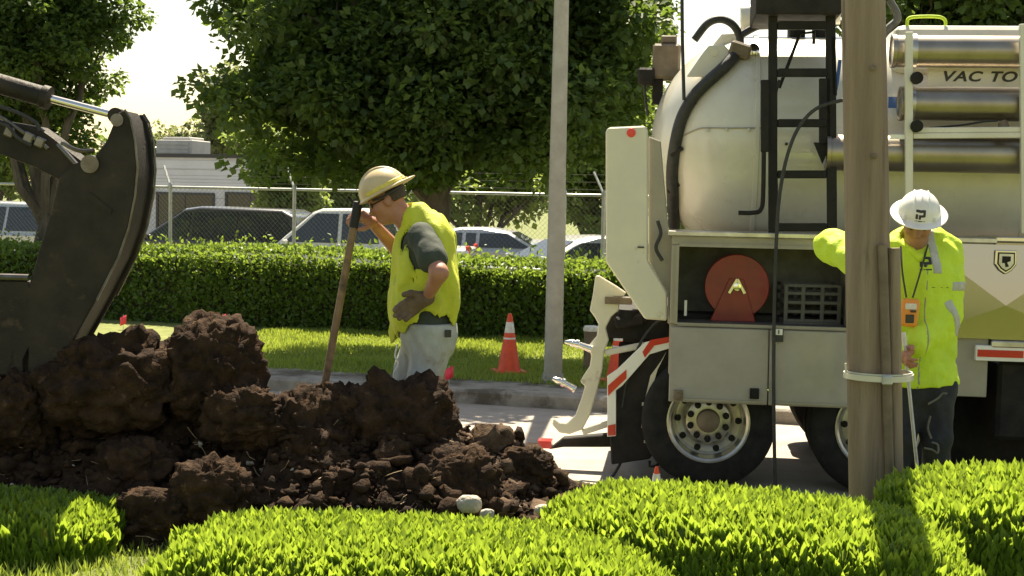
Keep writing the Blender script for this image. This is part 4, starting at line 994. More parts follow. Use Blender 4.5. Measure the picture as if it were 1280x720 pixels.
# ---- black ladder
yl = .02
def tbar(p, q, wpx, name='ladder_bar', m='black', y=yl, par=None, th=.04):
    a, b = tp(*p, y), tp(*q, y); return tb(MB().bar(a, b, wpx / 165., th), name, m, par, bevel=.005)
ld = tbar((966, 15), (966, 292), 11, 'ladder')
tbar((1038, 15), (1040, 292), 12, 'rail', par=ld)
for y_, wv in ((32, 10), (91, 13), (154, 9), (218, 7), (284, 9)): tbar((972, y_), (1033, y_), wv, 'rung', par=ld, th=.06)
tbar((1031, 98), (1031, 180), 14, 'upright', par=ld); tpoly([(1017, 178), (1040, 178), (1028, 205)], yl - .005, .02, 'gusset', 'black', ld)
tb(MB().tube(spline([tp(a, b, yl - .05) for a, b in ((956, 100), (955, 160), (954, 240), (951, 262), (940, 266), (923, 266))], 6), .017, 10), 'hand_rail', 'black', ld, smooth=True)
tbar((956, 100), (956, 190), 10, 'hand_rail', par=ld, y=yl - .05)
tbar((1041, 45), (1043, 120), 6, 'hand_rail', par=ld)
tb(MB().tube([tp(a, b, yl + .25) for a, b in ((974, 110), (1000, 42), (1018, 40), (1017, 55))], .013, 8), 'brace', 'black', ld, smooth=True)
tbox(946, -30, 1052, 18, -.12, .9, 'platform', 'chassis', bevel=.01)
tb(MB().tube(spline([tp(a, b, yl + .12) for a, b in ((974, 100), (969, 125), (968, 170), (971, 240), (969, 292))]), .010, 8), 'cable', 'hose', smooth=True)
tb(MB().tube(spline([tp(a, b, yl + .2) for a, b in ((1050, 75), (1046, 105), (1040, 130))]), .014, 8), 'cable', 'blue', smooth=True)
# grey hose looping from the boom and hanging to the ground
hz = [tp(a, b, -.16) for a, b in ((1075, 122), (1050, 126), (1020, 136), (998, 160), (984, 195), (975, 240), (971, 290), (968, 380), (967, 480), (968, 560), (969, 606))]
tb(MB().tube(spline(hz, 5), .014, 10), 'hanging_hose', 'hose', smooth=True)
# ---- steel suction tubes on a rack
def stube(px0, pyt, pyb, y, x1=5.2, m='steel'):
    a, b = tp(px0, pyt, y), tp(px0, pyb, y); r = (a.z - b.z) / 2; c = (a + b) / 2
    mm = MB(); mm.lathe([(r * .86, .01), (r * .92, 0), (r * 1.06, 0), (r * 1.06, .03), (r, .034), (r, x1 - c.x - .034), (r * 1.06, x1 - c.x - .03), (r * 1.06, x1 - c.x), (r * .9, x1 - c.x)], Vector((c.x, c.y, c.z)), (1, 0, 0), 36)
    tb_ = tb(mm, 'steel_tube', m, smooth=True); return c, r
t1 = stube(1114, 44, 84, .05); t2 = stube(1124, 109, 150, .05); t3 = stube(1032, 168, 213, .08)
for c, r in (t1, t2):
    tb(MB().lathe([(r * 1.03, -.02), (r * 1.1, -.02), (r * 1.1, .02), (r * 1.03, .02)], (tp(1141, 60, .05).x, c.y, c.z), (1, 0, 0), 36), 'clamp_band', 'alu', smooth=True)
rk = tbar((1136, 40), (1136, 292), 9, 'tube_rack', 'white', y=-.13, th=.05)
tbar((1279, 30), (1281, 292), 9, 'rack_post', 'white', y=-.13, par=rk, th=.05)
for y_ in (163, 170):
    tbar((1141, y_), (1276, y_ - 1), 5 if y_ != 170 else 7, 'rack_rail', 'white', y=-.12, par=rk, th=.04)
for y_ in (98, 158): tb(MB().lathe([(.045, 0), (.045, .05), (.02, .055)], tp(1145, y_, -.14), (0, -1, 0), 14), 'rack_clamp', 'chassis', rk, smooth=True)
tbox(1113, 168, 1136, 174, -.12, .04, 'rack_stub', 'reflwhite', rk)
# white name panel on the tank side and its lettering
pn = tbox(1160, 82, 1330, 109, .20, .02, 'name_panel', 'white')
o_ = tp(1176, 101, .197); cap = (tp(1174, 86, .197).z - o_.z)
adv = cap * 1.16 * 1.34; xo = 0
for ch, wv in zip('VAC TO', (.66, .70, .78, .34, .62, .8)):
    if ch != ' ': tb(text_mb(ch, cap * 1.16, o_ + Vector((xo, -.001, 0)), (1, 0, 0), (0, 0, 1), shear=.25, squeeze=1.34), 'letter', 'ink', pn)
    xo += adv * wv
tbox(1111, 121, 1124, 135, .25, .02, 'blue_stripe', 'blue')
tb(MB().tube(spline([tp(a, b, -.05) for a, b in ((1162, 160), (1185, 158), (1205, 156), (1230, 152), (1247, 151))]), .008, 6), 'wire', 'hose')
tb(MB().lathe([(.03, 0), (.04, .02), (.03, .08), (0, .09)], tp(1252, 152, -.06), (.4, -.2, -.8), 12), 'valve_knob', 'brown', smooth=True)
# blower cover and grab rail above the tubes
m = MB(); a, b = tp(1118, 30, .45), tp(1118, 60, .45)
tb(MB().bb((a.x, .45, b.z - .2), (5.2, 1.9, a.z)), 'blower_cover', 'white', bevel=.08, seg=3)
tb(MB().tube(spline([tp(x_, y_, .5) for x_, y_ in ((1134, 34), (1135, 24), (1146, 21), (1172, 21), (1181, 25), (1182, 32))]), .013, 8), 'grab_rail', 'jacket', smooth=True)
tb(MB().tube(spline([tp(x_, y_, .35) for x_, y_ in ((1112, 0), (1122, 22), (1110, 36), (1100, 50))]), .03, 8), 'upper_hose', 'hose_grey', smooth=True)
# boom tube over the tank
tb(MB().tube([Vector((xd - .1, TC, tzc + TR + .16)), Vector((1.0, TC, tzc + TR + .22))], .11, 20), 'boom_pipe', 'white', smooth=True)
for x in (xd + .3, .8): tb(MB().bb((x, TC - .2, tzc + TR - .05), (x + .12, TC + .2, tzc + TR + .14)), 'boom_cradle', 'chassis', bevel=.02)
# ---- chassis, wheels, underside
for y in (.78, 1.55): tb(MB().bb((tp(772, 500, .8).x, y, .72), (7.6, y + .1, 1.02)), 'frame_rail', 'chassis')
tb(MB().bb((-.85, .35, 1.1), (2.0, 2.1, 1.32)), 'subframe', 'chassis', bevel=.01)
def wheel(x, y, R=.512, near=True, dual=True):
    c = Vector((x, y, R)); s = 1 if near else -1; ax = (0, s, 0)       # profile depth runs inwards
    tyre = [(.31, .0), (.36, -.012), (.43, -.02), (.482, -.008), (.505, .012), (.512, .03), (.505, .034), (.505, .044), (.512, .048), (.512, .09), (.504, .094), (.504, .106), (.512, .11), (.512, .16), (.504, .164), (.504, .174), (.512, .178), (.512, .22), (.49, .26), (.43, .27), (.31, .26)]
    wh = tb(MB().lathe(tyre, c, ax, 56, cap=False), 'wheel', 'rubber', smooth=True)
    if dual: tb(MB().lathe(tyre, c + Vector((0, s * .31, 0)), ax, 40, cap=False), 'inner_tyre', 'rubber', wh, smooth=True)
    tb(MB().lathe([(.315, .0), (.318, -.012), (.305, -.014), (.288, .0), (.283, .05), (.272, .12), (.25, .135), (.215, .13), (.178, .10), (.172, .075), (.165, .07), (.09, .07), (.088, .09), (.0, .09)], c, ax, 48, cap=False), 'rim', 'alu', wh, smooth=True)
    for k in range(10):
        a = k * math.pi / 5 + .3
        tb(MB().lathe([(.026, 0.071), (.025, .04), (.014, .032), (0, .03)], c + Vector((math.cos(a) * .1425, 0, math.sin(a) * .1425)), ax, 8), 'wheel_nut', 'chassis', wh)
        a += .31
        tb(MB().lathe([(.026, .132), (.026, .124), (0, .123)], c + Vector((math.cos(a) * .232, 0, math.sin(a) * .232)), ax, 12), 'hand_hole', 'chassis', wh)
    tb(MB().lathe([(.088, .09), (.085, .0), (.06, -.02), (.0, -.024)], c, ax, 20), 'hub', 'brown', wh, smooth=True)
    return wh
for x in (0, 1.27):
    wheel(x, .04); wheel(x, TW - .04, near=False)
wheel(5.7, .1, dual=False); wheel(5.7, TW - .1, near=False, dual=False)
for x in (0, 1.27): tb(MB().tube([(x, .3, .51), (x, TW - .3, .51)], .09, 14), 'axle', 'chassis', smooth=True)
# mud guard behind the rear wheel, rear frame and dark bracket
tpoly([(767, 470), (800, 445), (842, 425), (842, 470), (829, 500), (822, 560), (812, 574), (764, 581), (762, 545)], .20, .10, 'rear_bracket', 'chassis', bevel=.01)
tpoly([(776, 505), (788, 505), (788, 560), (776, 562)], .31, .9, 'cross_member', 'chassis')
for a, b, w_ in ((805, 531, 9), (804, 505, 5), (806, 552, 4)): tb(MB().box(tp(a, b, .196), (w_ / 240, .004, w_ / 190)), 'bolt_plate', 'reflwhite' if w_ > 8 else 'galv')
# chevron bumper: white plate folded, red stripes on it
chev = [(759, 470), (771, 462), (806, 428), (842, 420), (842, 434), (812, 443), (778, 482), (770, 488), (770, 545), (759, 546)]
tpoly(chev, .14, .02, 'chevron_plate', 'reflwhite', bevel=.003)
for pts in ([(760, 482), (783, 462), (783, 473), (760, 495)], [(803, 440), (813, 425), (842, 420), (842, 427), (818, 432), (806, 447)], [(760, 532), (769.5, 530), (769.5, 544), (760, 545)]):
    tpoly(pts, .132, .008, 'chevron_stripe', 'reflred')
tpoly([(826, 452), (833, 440), (822, 462), (812, 496), (806, 500), (813, 470)], .17, .02, 'bright_gap', 'cream')  # cream sheet standing in for a bright gap between the parts
# towing bar
hb_ = tb(MB().prism([tp(a, b, .5) for a, b in ((686, 562), (704, 548), (764, 543), (764, 559), (704, 559))], (0, .12, 0)), 'tow_bar', 'chassis', bevel=.008)
tbox(672, 551, 689, 561, .48, .14, 'bar_end', 'reflred', hb_)
tb(MB().tube(spline([tp(a, b, .3) for a, b in ((776, 578), (768, 592), (758, 604), (752, 612))]), .012, 8), 'trailing_cable', 'hose', smooth=True)
tb(MB().tube([tp(a, b, .15) for a, b in ((812, 576), (812, 583), (818, 583), (823, 580))], .010, 6), 'hook', 'chassis', smooth=True)
# ---- cream hose hanger with curved arms
yh = .26
hg = tpoly([(744, 345), (748, 344), (768, 356), (783, 366), (779, 371), (768, 371), (775, 376), (773, 388), (764, 396), (757, 410), (761, 425), (755, 440), (753, 462), (746, 490), (737, 520), (728, 537), (712, 543), (699, 541), (690, 531), (692, 523), (699, 528), (709, 529), (719, 519), (727, 497), (731, 483), (725, 477), (729, 470), (737, 458), (739, 445), (735, 433), (746, 420), (748, 405), (743, 396), (737, 388), (741, 368)], yh, .045, 'hose_hanger', 'cream', bevel=.008)
tbox(756, 371, 790, 381, yh - .03, .05, 'hanger_slot', 'brown', hg, bevel=.004)
tb(MB().bar(tp(756, 441, .3), tp(806, 431, .3), .05, .05), 'hanger_bar', 'white', hg, bevel=.008)
tb(MB().bar(tp(728, 540, .3), tp(762, 529, .3), .035, .05), 'hanger_foot', 'white', hg, bevel=.006)
tb(MB().bar(tp(768, 404, .3), tp(806, 398, .3), .09, .09), 'hanger_arm', 'chassis', hg, bevel=.02)
tb(MB().lathe([(.09, -.06), (.10, 0), (.09, .06), (.0, .07)], tp(787, 396, .35), (0, 0, 1), 14), 'coupling', 'chassis', hg, smooth=True)
for pts in (((706, 427), (722, 430), (738, 436)), ((691, 473), (704, 478), (718, 486))):
    a, b, c = (tp(*q, yh - .04) for q in pts)
    mm = MB(); mm.tube([a, a.lerp(b, .6), b, c], [.012, .03, .022, .03], 10); mm.lathe([(.035, -.012), (.035, .012)], b, b - a, 12); mm.lathe([(.03, -.01), (.03, .01)], c, c - b, 12); tb(mm, 'cam_lever', 'chrome', hg, smooth=True)
tb(MB().tube(spline([tp(a, b, .2) for a, b in ((842, 397), (826, 400), (812, 412), (800, 430), (790, 455), (783, 480), (778, 510))]), .011, 8), 'brake_line', 'hose', smooth=True)
# ---- underside ahead of the rear axles
tb(MB().bb((2.15, .12, .45), (3.6, .8, zs0 - .01)), 'battery_box', 'chassis', bevel=.03)
tb(MB().lathe([(.0, 0), (.3, .02), (.33, .06), (.33, 1.3), (.3, 1.34), (0, 1.36)], (3.75, .48, .72), (1, 0, 0), 30), 'fuel_tank', 'chassis', smooth=True)
tpoly([(1183, 452), (1300, 452), (1300, 600), (1190, 590)], .85, .04, 'splash_guard', 'chassis')
# ---- cab beyond the frame
m = MB(); cab = [(5.1, 1.0), (5.1, 3.0), (5.3, 3.12), (6.2, 3.1), (6.45, 2.95), (6.75, 2.1), (7.7, 1.95), (7.95, 1.75), (7.98, .75), (6.4, .75), (6.35, 1.0)]
cb = tb(m.prism([Vector((a, .08, b)) for a, b in cab], (0, TW - .16, 0)), 'cab', 'white', bevel=.06, seg=3)
tb(MB().prism([Vector((a, .068, b)) for a, b in ((5.4, 2.1), (6.55, 2.05), (6.3, 2.85), (5.4, 2.88))], (0, .01, 0)), 'side_window', 'carglass', cb)
tb(MB().prism([Vector((a, .2, b)) for a, b in ((6.765, 2.12), (6.785, 2.12), (6.485, 2.93), (6.465, 2.93))], (0, TW - .4, 0)), 'windscreen', 'carglass', cb)
tb(MB().bb((7.9, .15, .5), (8.1, TW - .15, .78)), 'bumper', 'chrome', cb, bevel=.04)

# ---- loose grey crate in the tool box (lies on the shelf: a thing of its own)
q = tp(1015, 405, .2); cwp = TF @ Vector((q.x, .2, zo0 + .0125))
cr = thing('milk_crate', 'grey slatted plastic crate inside the open tool compartment beside the red reel', 'crate', cwp, TYAW + .12); cf = MW[cr.name]
cw, cd, chh = .44, .30, .30
m = MB(); m.bb((-cw / 2, 0, 0), (cw / 2, cd, .012)); m.build('floor', 'crate', cr, frame=cf)
for y in (0, cd - .012):
    for z in (.0, .07, .14, .21, .27):
        MB().bb((-cw / 2 + .013, y, z + .013), (cw / 2 - .013, y + .012, z + .038)).build('slat', 'crate', cr, frame=cf, bevel=.003)
    for x in (-cw / 2, -cw / 6 - .015, cw / 6 - .015, cw / 2 - .03):
        MB().bb((x, y - .002, .0125), (x + .03, y + .014, chh)).build('upright', 'crate', cr, frame=cf, bevel=.003)
for x in (-cw / 2, cw / 2 - .012):
    for z in (.0, .07, .14, .21, .27):
        MB().bb((x, .014, z + .014), (x + .012, cd - .014, z + .039)).build('slat', 'crate', cr, frame=cf, bevel=.003)
MB().bb((-cw / 2 + .014, .015, .15), (cw / 2 - .014, cd - .015, .16)).build('inner_tray', 'crate', cr, frame=cf)
# ================================================================== PEOPLE
def A3(v): return np.array([v[0], v[1], v[2]], float)
def frame_of(f, u):
    f = Vector(f).normalized(); s = Vector(u).cross(f).normalized(); u2 = f.cross(s).normalized()
    return Matrix((f, s, u2)).transposed()            # columns: forward, left, up
def head_prims(c, R, k=.03):
    c = A3(c); Rn = np.array(R)
    def w_(p): return c + Rn @ np.array(p, float)
    pr = [('e', w_((-.012, 0, .03)), (.098, .077, .098), Rn, .02), ('e', w_((.03, 0, -.045)), (.066, .06, .07), Rn, .035), ('e', w_((.066, 0, -.092)), (.026, .03, .022), Rn, .03),
          ('c', w_((.088, 0, .012)), w_((.112, 0, -.028)), .009, .0145, .018), ('e', w_((.088, 0, -.062)), (.014, .026, .009), Rn, .010), ('e', w_((.084, 0, -.075)), (.014, .022, .008), Rn, .012),
          ('e', w_((.078, 0, .034)), (.02, .055, .012), Rn, .02)]
    for s in (-1, 1):
        pr += [('e', w_((-.008, s * .078, -.012)), (.020, .009, .032), Rn, .008), ('e', w_((.06, s * .045, -.02)), (.03, .022, .022), Rn, .03)]
    return pr, w_
def hand_prims(wrist, X, Y, curl=(.5, .6, .5), thumb=(.55, .75, -.35), sc_=1., k=.008):
    """X finger direction, Y towards the thumb; palm faces -Z"""
    X = Vector(X).normalized(); Y = (Vector(Y) - X * Vector(Y).dot(X)).normalized(); Z = X.cross(Y)
    if True: Z = Z.normalized()
    w_ = Vector(wrist)
    def q(a, b, c): return A3(w_ + (X * a + Y * b + Z * c) * sc_)
    pr = [('c', q(0, 0, 0), q(.08, .022, 0), .026 * sc_, .017 * sc_, .02), ('c', q(.0, -.005, 0), q(.082, -.022, 0), .024 * sc_, .016 * sc_, .02), ('c', q(.02, .01, 0), q(.085, 0, 0), .02 * sc_, .016 * sc_, .02)]
    for i, (y, l) in enumerate(((.031, .94), (.0105, 1.04), (-.0105, .98), (-.031, .78))):
        p = np.array([.082 - .004 * abs(i - 1), y, 0.]); a = 0
        for j, (ln, cv) in enumerate(zip((.044, .028, .022), curl)):
            a += cv; n_ = p + np.array([math.cos(a), y * .6, -math.sin(a)]) * ln * l
            pr.append(('c', q(*p), q(*n_), (.0098 - .0008 * j) * sc_, (.0092 - .0009 * j) * sc_, k if j else .012)); p = n_
    p = np.array([.022, .026, -.004]); d = np.array(thumb, float); d /= np.linalg.norm(d)
    n_ = p + d * .042; pr.append(('c', q(*p), q(*n_), .0145 * sc_, .0115 * sc_, .014)); d2 = d + np.array([.45, -.25, -.25]); d2 /= np.linalg.norm(d2)
    pr.append(('c', q(*n_), q(*(n_ + d2 * .032)), .0112 * sc_, .0092 * sc_, k)); return pr
def pts_bounds(pr, pad):
    P_ = []
    for q in pr:
        if q[0] == 'c': P_ += [q[1] - max(q[3], q[4]), q[1] + max(q[3], q[4]), q[2] - max(q[3], q[4]), q[2] + max(q[3], q[4])]
        else: P_ += [q[1] - max(q[2]), q[1] + max(q[2])]
    P_ = np.array(P_); return P_.min(0) - pad, P_.max(0) + pad
def fold(X, amp, f=(9, 9, 4), s=0):
    return amp * noise(X[..., 0] * f[0], X[..., 1] * f[1], X[..., 2] * f[2], s) + amp * .5 * noise(X[..., 0] * f[0] * 2.3 + X[..., 2] * 7, X[..., 1] * f[1] * 2.3, X[..., 2] * f[2] * 2.1, s + 1)
def hat(name, parent, R, c, m, bill, full, dome=(.132, .112, .118), ridges=True):
    """R columns forward/left/up, c rim centre; bill: +1 front, -1 back"""
    def fn(X):
        d = ell_d(X, (0, 0, .0), dome); inner = ell_d(X, (0, 0, -.006), [q - .007 for q in dome])
        if ridges:
            for y in (0, -.035, .035):
                d = smin(d, ell_d(X, (0, y, .004), (dome[0] * .96, .008, dome[2] * (1.045 if y == 0 else .995))), .006)
        d = np.maximum(d, -X[..., 2] - .004); d = np.maximum(d, -inner)
        if full: rim = ell_d(X, (.006, 0, .002 - .0), (.172, .152, .011)) ; rim = np.maximum(rim, -inner)
        else:
            rim = ell_d(X, (0, 0, .0), (dome[0] + .012, dome[1] + .012, .010))
            rim = smin(rim, ell_d(X, (bill * .112, 0, -.002), (.082, .086, .009)), .012); rim = np.maximum(rim, -inner)
        return smin(d, rim, .012)
    X4 = Matrix.Translation(Vector(c)) @ R.to_4x4()
    o = sdf_obj(name, fn, (-.21, -.17, -.03), (.21, .17, .15), .0042, m, parent, xf=X4); return o, X4, fn
def decal(name, base_fn, X4, mask, lo, hi, h, m, parent, lift=.0025):
    return sdf_obj(name, lambda X: np.maximum(base_fn(X) - lift, mask(X)), lo, hi, h, m, parent, xf=X4)
def box2(a, b, a0, a1, b0, b1): return np.maximum(np.maximum(a0 - a, a - a1), np.maximum(b0 - b, b - b1))
def pmark(a, b, s):
    """squared P mark in a 2-D frame, s = half height"""
    a, b = a / s, b / s
    d = box2(a, b, -.95, .95, .55, 1.0)                                  # top bar
    d = np.minimum(d, box2(a, b, .5, 1.0, -.25, .85)); d = np.minimum(d, box2(a, b, -.3, .9, -.3, .12)); d = np.minimum(d, box2(a, b, -.95, -.45, -.75, .2))
    d = np.minimum(d, box2(a, b, -.3, .15, -.75, -.1))
    t_ = box2(a, b, -1.0, 1.0, -1.22, -.98); t_ = np.maximum(t_, .08 - np.abs((a * 3.2) % 1 - .5)); return np.minimum(d, t_) * s

# ------------------------------------------------------------------ worker with the shovel
Y1 = 7.38
def w1(px, py, dy=0): return at_y(px, py, Y1 + dy)
g1 = gz(-.45, Y1); f1 = Vector((-.47, Y1, g1))
W1 = thing('person', 'worker in tan hard hat, torn yellow vest and grey jeans leaning on a shovel', 'person', f1)
pel, chest, abd, nb, hc = w1(536, 412), w1(531, 322), w1(534, 370), w1(514, 276), w1(484, 250)
R1 = frame_of((-math.cos(RAD(29)), .05, -math.sin(RAD(29))), (-math.sin(RAD(29)), 0, math.cos(RAD(29))))
hp1, hw1 = head_prims(hc, R1)
shN, elN, wrN = w1(528, 296, -.185), w1(549, 341, -.39), w1(535, 370, -.29)
shF, elF, wrF = w1(514, 298, .185), w1(505, 322, .27), w1(466, 279, .08)
I3 = np.eye(3)
torso = [('e', A3(chest), (.125, .185, .235), I3, .05), ('e', A3(abd), (.125, .165, .2), I3, .08), ('e', A3(pel), (.13, .175, .14), I3, .08), ('c', A3(nb) - [-.01, 0, .04], A3(w1(497, 262)), .07, .058, .05)]
armN = [('c', A3(shN), A3(elN), .058, .046, .04), ('c', A3(elN), A3(wrN), .046, .03, .02)]
armF = [('c', A3(shF), A3(elF), .058, .046, .04), ('c', A3(elF), A3(wrF), .046, .03, .02)]
def leg(hip, knee, ank, toe): return [('c', A3(hip), A3(knee), .088, .058, .05), ('c', A3(knee), A3(ank), .056, .04, .03), ('c', A3(ank), A3(toe), .04, .036, .03)]
def V3(x, y, z): return Vector((x, y, z))
kN, aN = V3(-.49, Y1 - .12, g1 + .50), V3(-.43, Y1 - .13, g1 + .09)
kF, aF = V3(-.60, Y1 + .12, g1 + .50), V3(-.60, Y1 + .13, g1 + .09)
lgN = leg(w1(541, 420, -.09), kN, aN, aN + V3(-.17, -.02, -.045)); lgF = leg(w1(533, 420, .09), kF, aF, aF + V3(-.17, .02, -.045))
body = torso + hp1 + armN + armF + lgN + lgF
lo, hi = pts_bounds(body, .03)
sdf_obj('body', prims_fn(body), lo, hi, .0095, 'skin', W1)
# jeans
jp = [('e', A3(pel), (.13, .175, .15), I3, .08)] + lgN[:2] + lgF[:2]
wz = w1(540, 402).z
def jeans(X):
    d = prims_fn(jp, .026)(X) - fold(X, .014, (12, 12, 7), 40) - .012 * np.sin(X[..., 2] * 55 + 3 * noise(X[..., 0] * 9, X[..., 1] * 9, X[..., 2] * 4)) * np.exp(-((X[..., 2] - g1 - .45) / .16) ** 2)
    return np.maximum(np.maximum(d, X[..., 2] - wz), g1 + .06 - X[..., 2])
lo, hi = pts_bounds(jp, .08); sdf_obj('jeans', jeans, lo, hi, .010, 'jeans', W1)
c = w1(560, 417, -.19); MB().box(c, (.035, .012, .04)).build('pocket_patch', 'ink', W1, bevel=.003)
for q, aa in ((lgN, aN), (lgF, aF)):
    bp = [('c', A3(aa + V3(.03, 0, .06)), A3(aa + V3(.02, 0, -.04)), .058, .05, .02), ('c', A3(aa + V3(.0, 0, -.045)), A3(aa + V3(-.19, 0, -.05)), .048, .042, .03)]
    lo, hi = pts_bounds(bp, .03); sdf_obj('boot', lambda X, bp=bp: np.maximum(prims_fn(bp, .004)(X), g1 + .002 - X[..., 2]), lo, hi, .009, 'boot', W1)
# dark t-shirt: torso and short sleeves
sp = torso[:3] + [('c', A3(shN), A3(shN.lerp(elN, .62)), .066, .068, .04), ('c', A3(shF), A3(shF.lerp(elF, .62)), .066, .068, .04)]
nz1 = w1(514, 268).z
def shirt(X): return np.maximum(np.maximum(prims_fn(sp, .012)(X) - fold(X, .008, (14, 14, 9), 60), X[..., 2] - nz1 + (X[..., 0] - nb.x) * .2), wz - .03 - X[..., 2])
lo, hi = pts_bounds(sp, .06); sdf_obj('shirt', shirt, lo, hi, .0095, 'tshirt', W1)
# hi-vis vest, open arm hole, front hanging lower
vp = [('e', A3(chest) + [.006, 0, -.01], (.140, .19, .235), I3, .05), ('e', A3(abd) + [.0, 0, -.02], (.155, .18, .21), I3, .08), ('e', A3(w1(512, 388, -.05)), (.085, .13, .14), I3, .06),
      ('c', A3(w1(520, 268, -.06)), A3(w1(545, 300, -.1)), .045, .07, .05), ('c', A3(w1(520, 268, .06)), A3(w1(545, 300, .1)), .045, .07, .05)]
xh0, xh1 = w1(492, 400).x, w1(572, 400).x; zh0, zh1 = w1(500, 426).z, w1(570, 411).z
def vest_base(X):
    return prims_fn(vp, .030)(X) - fold(X, .024, (10, 8, 3.0), 80) - .009 * np.sin(X[..., 0] * 38 + X[..., 1] * 21 + 4 * noise(X[..., 0] * 5, X[..., 1] * 5, X[..., 2] * 5, 84)) * np.clip((A3(chest)[2] - X[..., 2]) * 5 + .4, 0, 1)
def vest(X):
    d = vest_base(X); t_ = np.clip((X[..., 0] - xh0) / (xh1 - xh0), 0, 1)
    hem = zh0 + (zh1 - zh0) * t_ + .018 * noise(X[..., 0] * 11, X[..., 1] * 11, 0, 90) - .05 * np.exp(-((t_ - .42) / .14) ** 2)
    d = np.maximum(d, hem - X[..., 2])
    for s_, q in ((-1, shN), (1, shF)):
        hole = ell_d(X, A3(q) + [-.016, s_ * .09, -.035], (.075, .16, .15)); d = np.maximum(d, -hole)
    d = np.maximum(d, -ell_d(X, A3(w1(506, 262)), (.10, .085, .085)))
    inner = prims_fn(torso[:3] + [jp[0]], .017)(X); return np.maximum(d, -inner)
lo, hi = pts_bounds(vp, .10); sdf_obj('vest', vest, lo, hi, .0085, 'vest', W1)
# hanging torn flap and cord at the front
m = MB(); fl = [w1(a, b, d_) for a, b, d_ in ((489, 392, -.02), (494, 396, -.06), (493, 424, -.03), (488, 430, .0), (485, 415, .02))]
m.prism(fl, (.012, .06, 0)).build('vest_flap', 'vest', W1, bevel=.004)
MB().tube(spline([w1(a, b, -.08) for a, b in ((497, 430), (494, 445), (498, 455), (492, 468), (496, 482))]), .005, 6).build('cord', 'coneband', W1, smooth=True)
# tan hard hat worn back to front
hcw = Vector(hw1((-.004, 0, .048)))
ht, HX, hfn = hat('hard_hat', W1, R1, hcw, 'hat_tan', -1, False, dome=(.136, .114, .135))
decal('hat_sticker', hfn, HX, lambda X: np.maximum(np.maximum(.010 - X[..., 2], X[..., 2] - .034), X[..., 0] - .08), (-.16, -.15, 0), (.16, .15, .06), .0045, 'hat_band', ht)
MB().tube(spline([Vector(hw1(p_)) for p_ in ((.06, .085, .03), (.0, .098, .022), (-.06, .09, .026), (-.1, .05, .03))]), .007, 6).build('hat_strap', 'ink', ht, smooth=True)
for s_ in (-1, 1):
    MB().box(Vector(hw1((.083, s_ * .034, .008))), (.012, .05, .03), R1).build('glasses_lens', 'screen', W1, bevel=.005)
    MB().tube([Vector(hw1((.085, s_ * .06, .012))), Vector(hw1((.0, s_ * .086, .01)))], .0035, 6).build('glasses_arm', 'ink', W1)
# gloves and hands
gN = hand_prims(wrN + (wrN - elN).normalized() * .012, Vector((-.80, .25, -.45)), Vector((-.25, -.25, .8)), (.35, .5, .4), sc_=1.18)
lo, hi = pts_bounds(gN, .02); sdf_obj('glove', prims_fn(gN, .004), lo, hi, .0042, 'glove', W1)
topH = w1(445, 268, .02)
gF = hand_prims(wrF, (topH - wrF) + Vector((0, -.01, .015)), Vector((-.2, -.8, -.3)), (.75, .8, .6), sc_=1.05)
lo, hi = pts_bounds(gF, .02); sdf_obj('hand', prims_fn(gF, .0015), lo, hi, .0042, 'skin', W1)
# hair below the hat at the nape
skl = [('e', A3(hw1((-.012, 0, .03))), (.098, .077, .098), np.array(R1), .02), ('e', A3(hw1((-.05, 0, -.02))), (.045, .058, .06), np.array(R1), .03)]
Ri = np.array(R1); hc0 = A3(hc)
def hair1(X):
    q = (X - hc0) @ Ri
    return np.maximum(np.maximum(prims_fn(skl, .005)(X) - fold(X, .002, (70, 70, 70), 3), q[..., 0] + .035 - .5 * np.maximum(0, q[..., 2])), -.028 - q[..., 2])
lo, hi = pts_bounds(skl, .02); sdf_obj('hair', hair1, lo, hi, .006, 'hair', W1)
# shovel
sh0, sh1 = w1(446, 262, .0), w1(404, 492, -.04)
dsh = (sh1 - sh0).normalized(); sht = thing('shovel', 'long wooden handled shovel standing in the heap, held by the worker in tan hat', 'shovel', sh1 + dsh * .35)
MB().tube([sh0 - dsh * .02, sh0.lerp(sh1, .5), sh1, sh1 + dsh * .1], [.0205, .021, .021, .02], 14).build('handle', 'handle', sht, smooth=True)
MB().tube([sh0 - dsh * .045, sh0 - dsh * .04, sh0 + dsh * .10], [.016, .026, .025], 14).build('grip', 'blackglove', sht, smooth=True)
bx_ = Vector((0, 1, 0)); cx_ = dsh.cross(bx_); m = MB(); e0 = sh1 + dsh * .08; v = []; nn = 9
for i in range(8):
    tt = i / 7; hw = (.11 if tt < .55 else .11 * math.sqrt(max(0, 1 - ((tt - .55) / .45) ** 2)) + .004) * (1 if i else .35)
    for j in range(nn):
        a = (j / (nn - 1) - .5) * 2; v.append(e0 + dsh * (.3 * tt) + bx_ * a * hw + cx_ * (.035 * a * a - .01))
m.add(v, [(i * nn + j, i * nn + j + 1, (i + 1) * nn + j + 1, (i + 1) * nn + j) for i in range(7) for j in range(nn - 1)]); o = m.build('blade', 'exc_edge', sht, smooth=True)
s_ = o.modifiers.new('thick', 'SOLIDIFY'); s_.thickness = .004
MB().tube([sh1 + dsh * .0, e0 + dsh * .12], [.024, .014], 12).build('socket', 'exc_edge', sht, smooth=True)

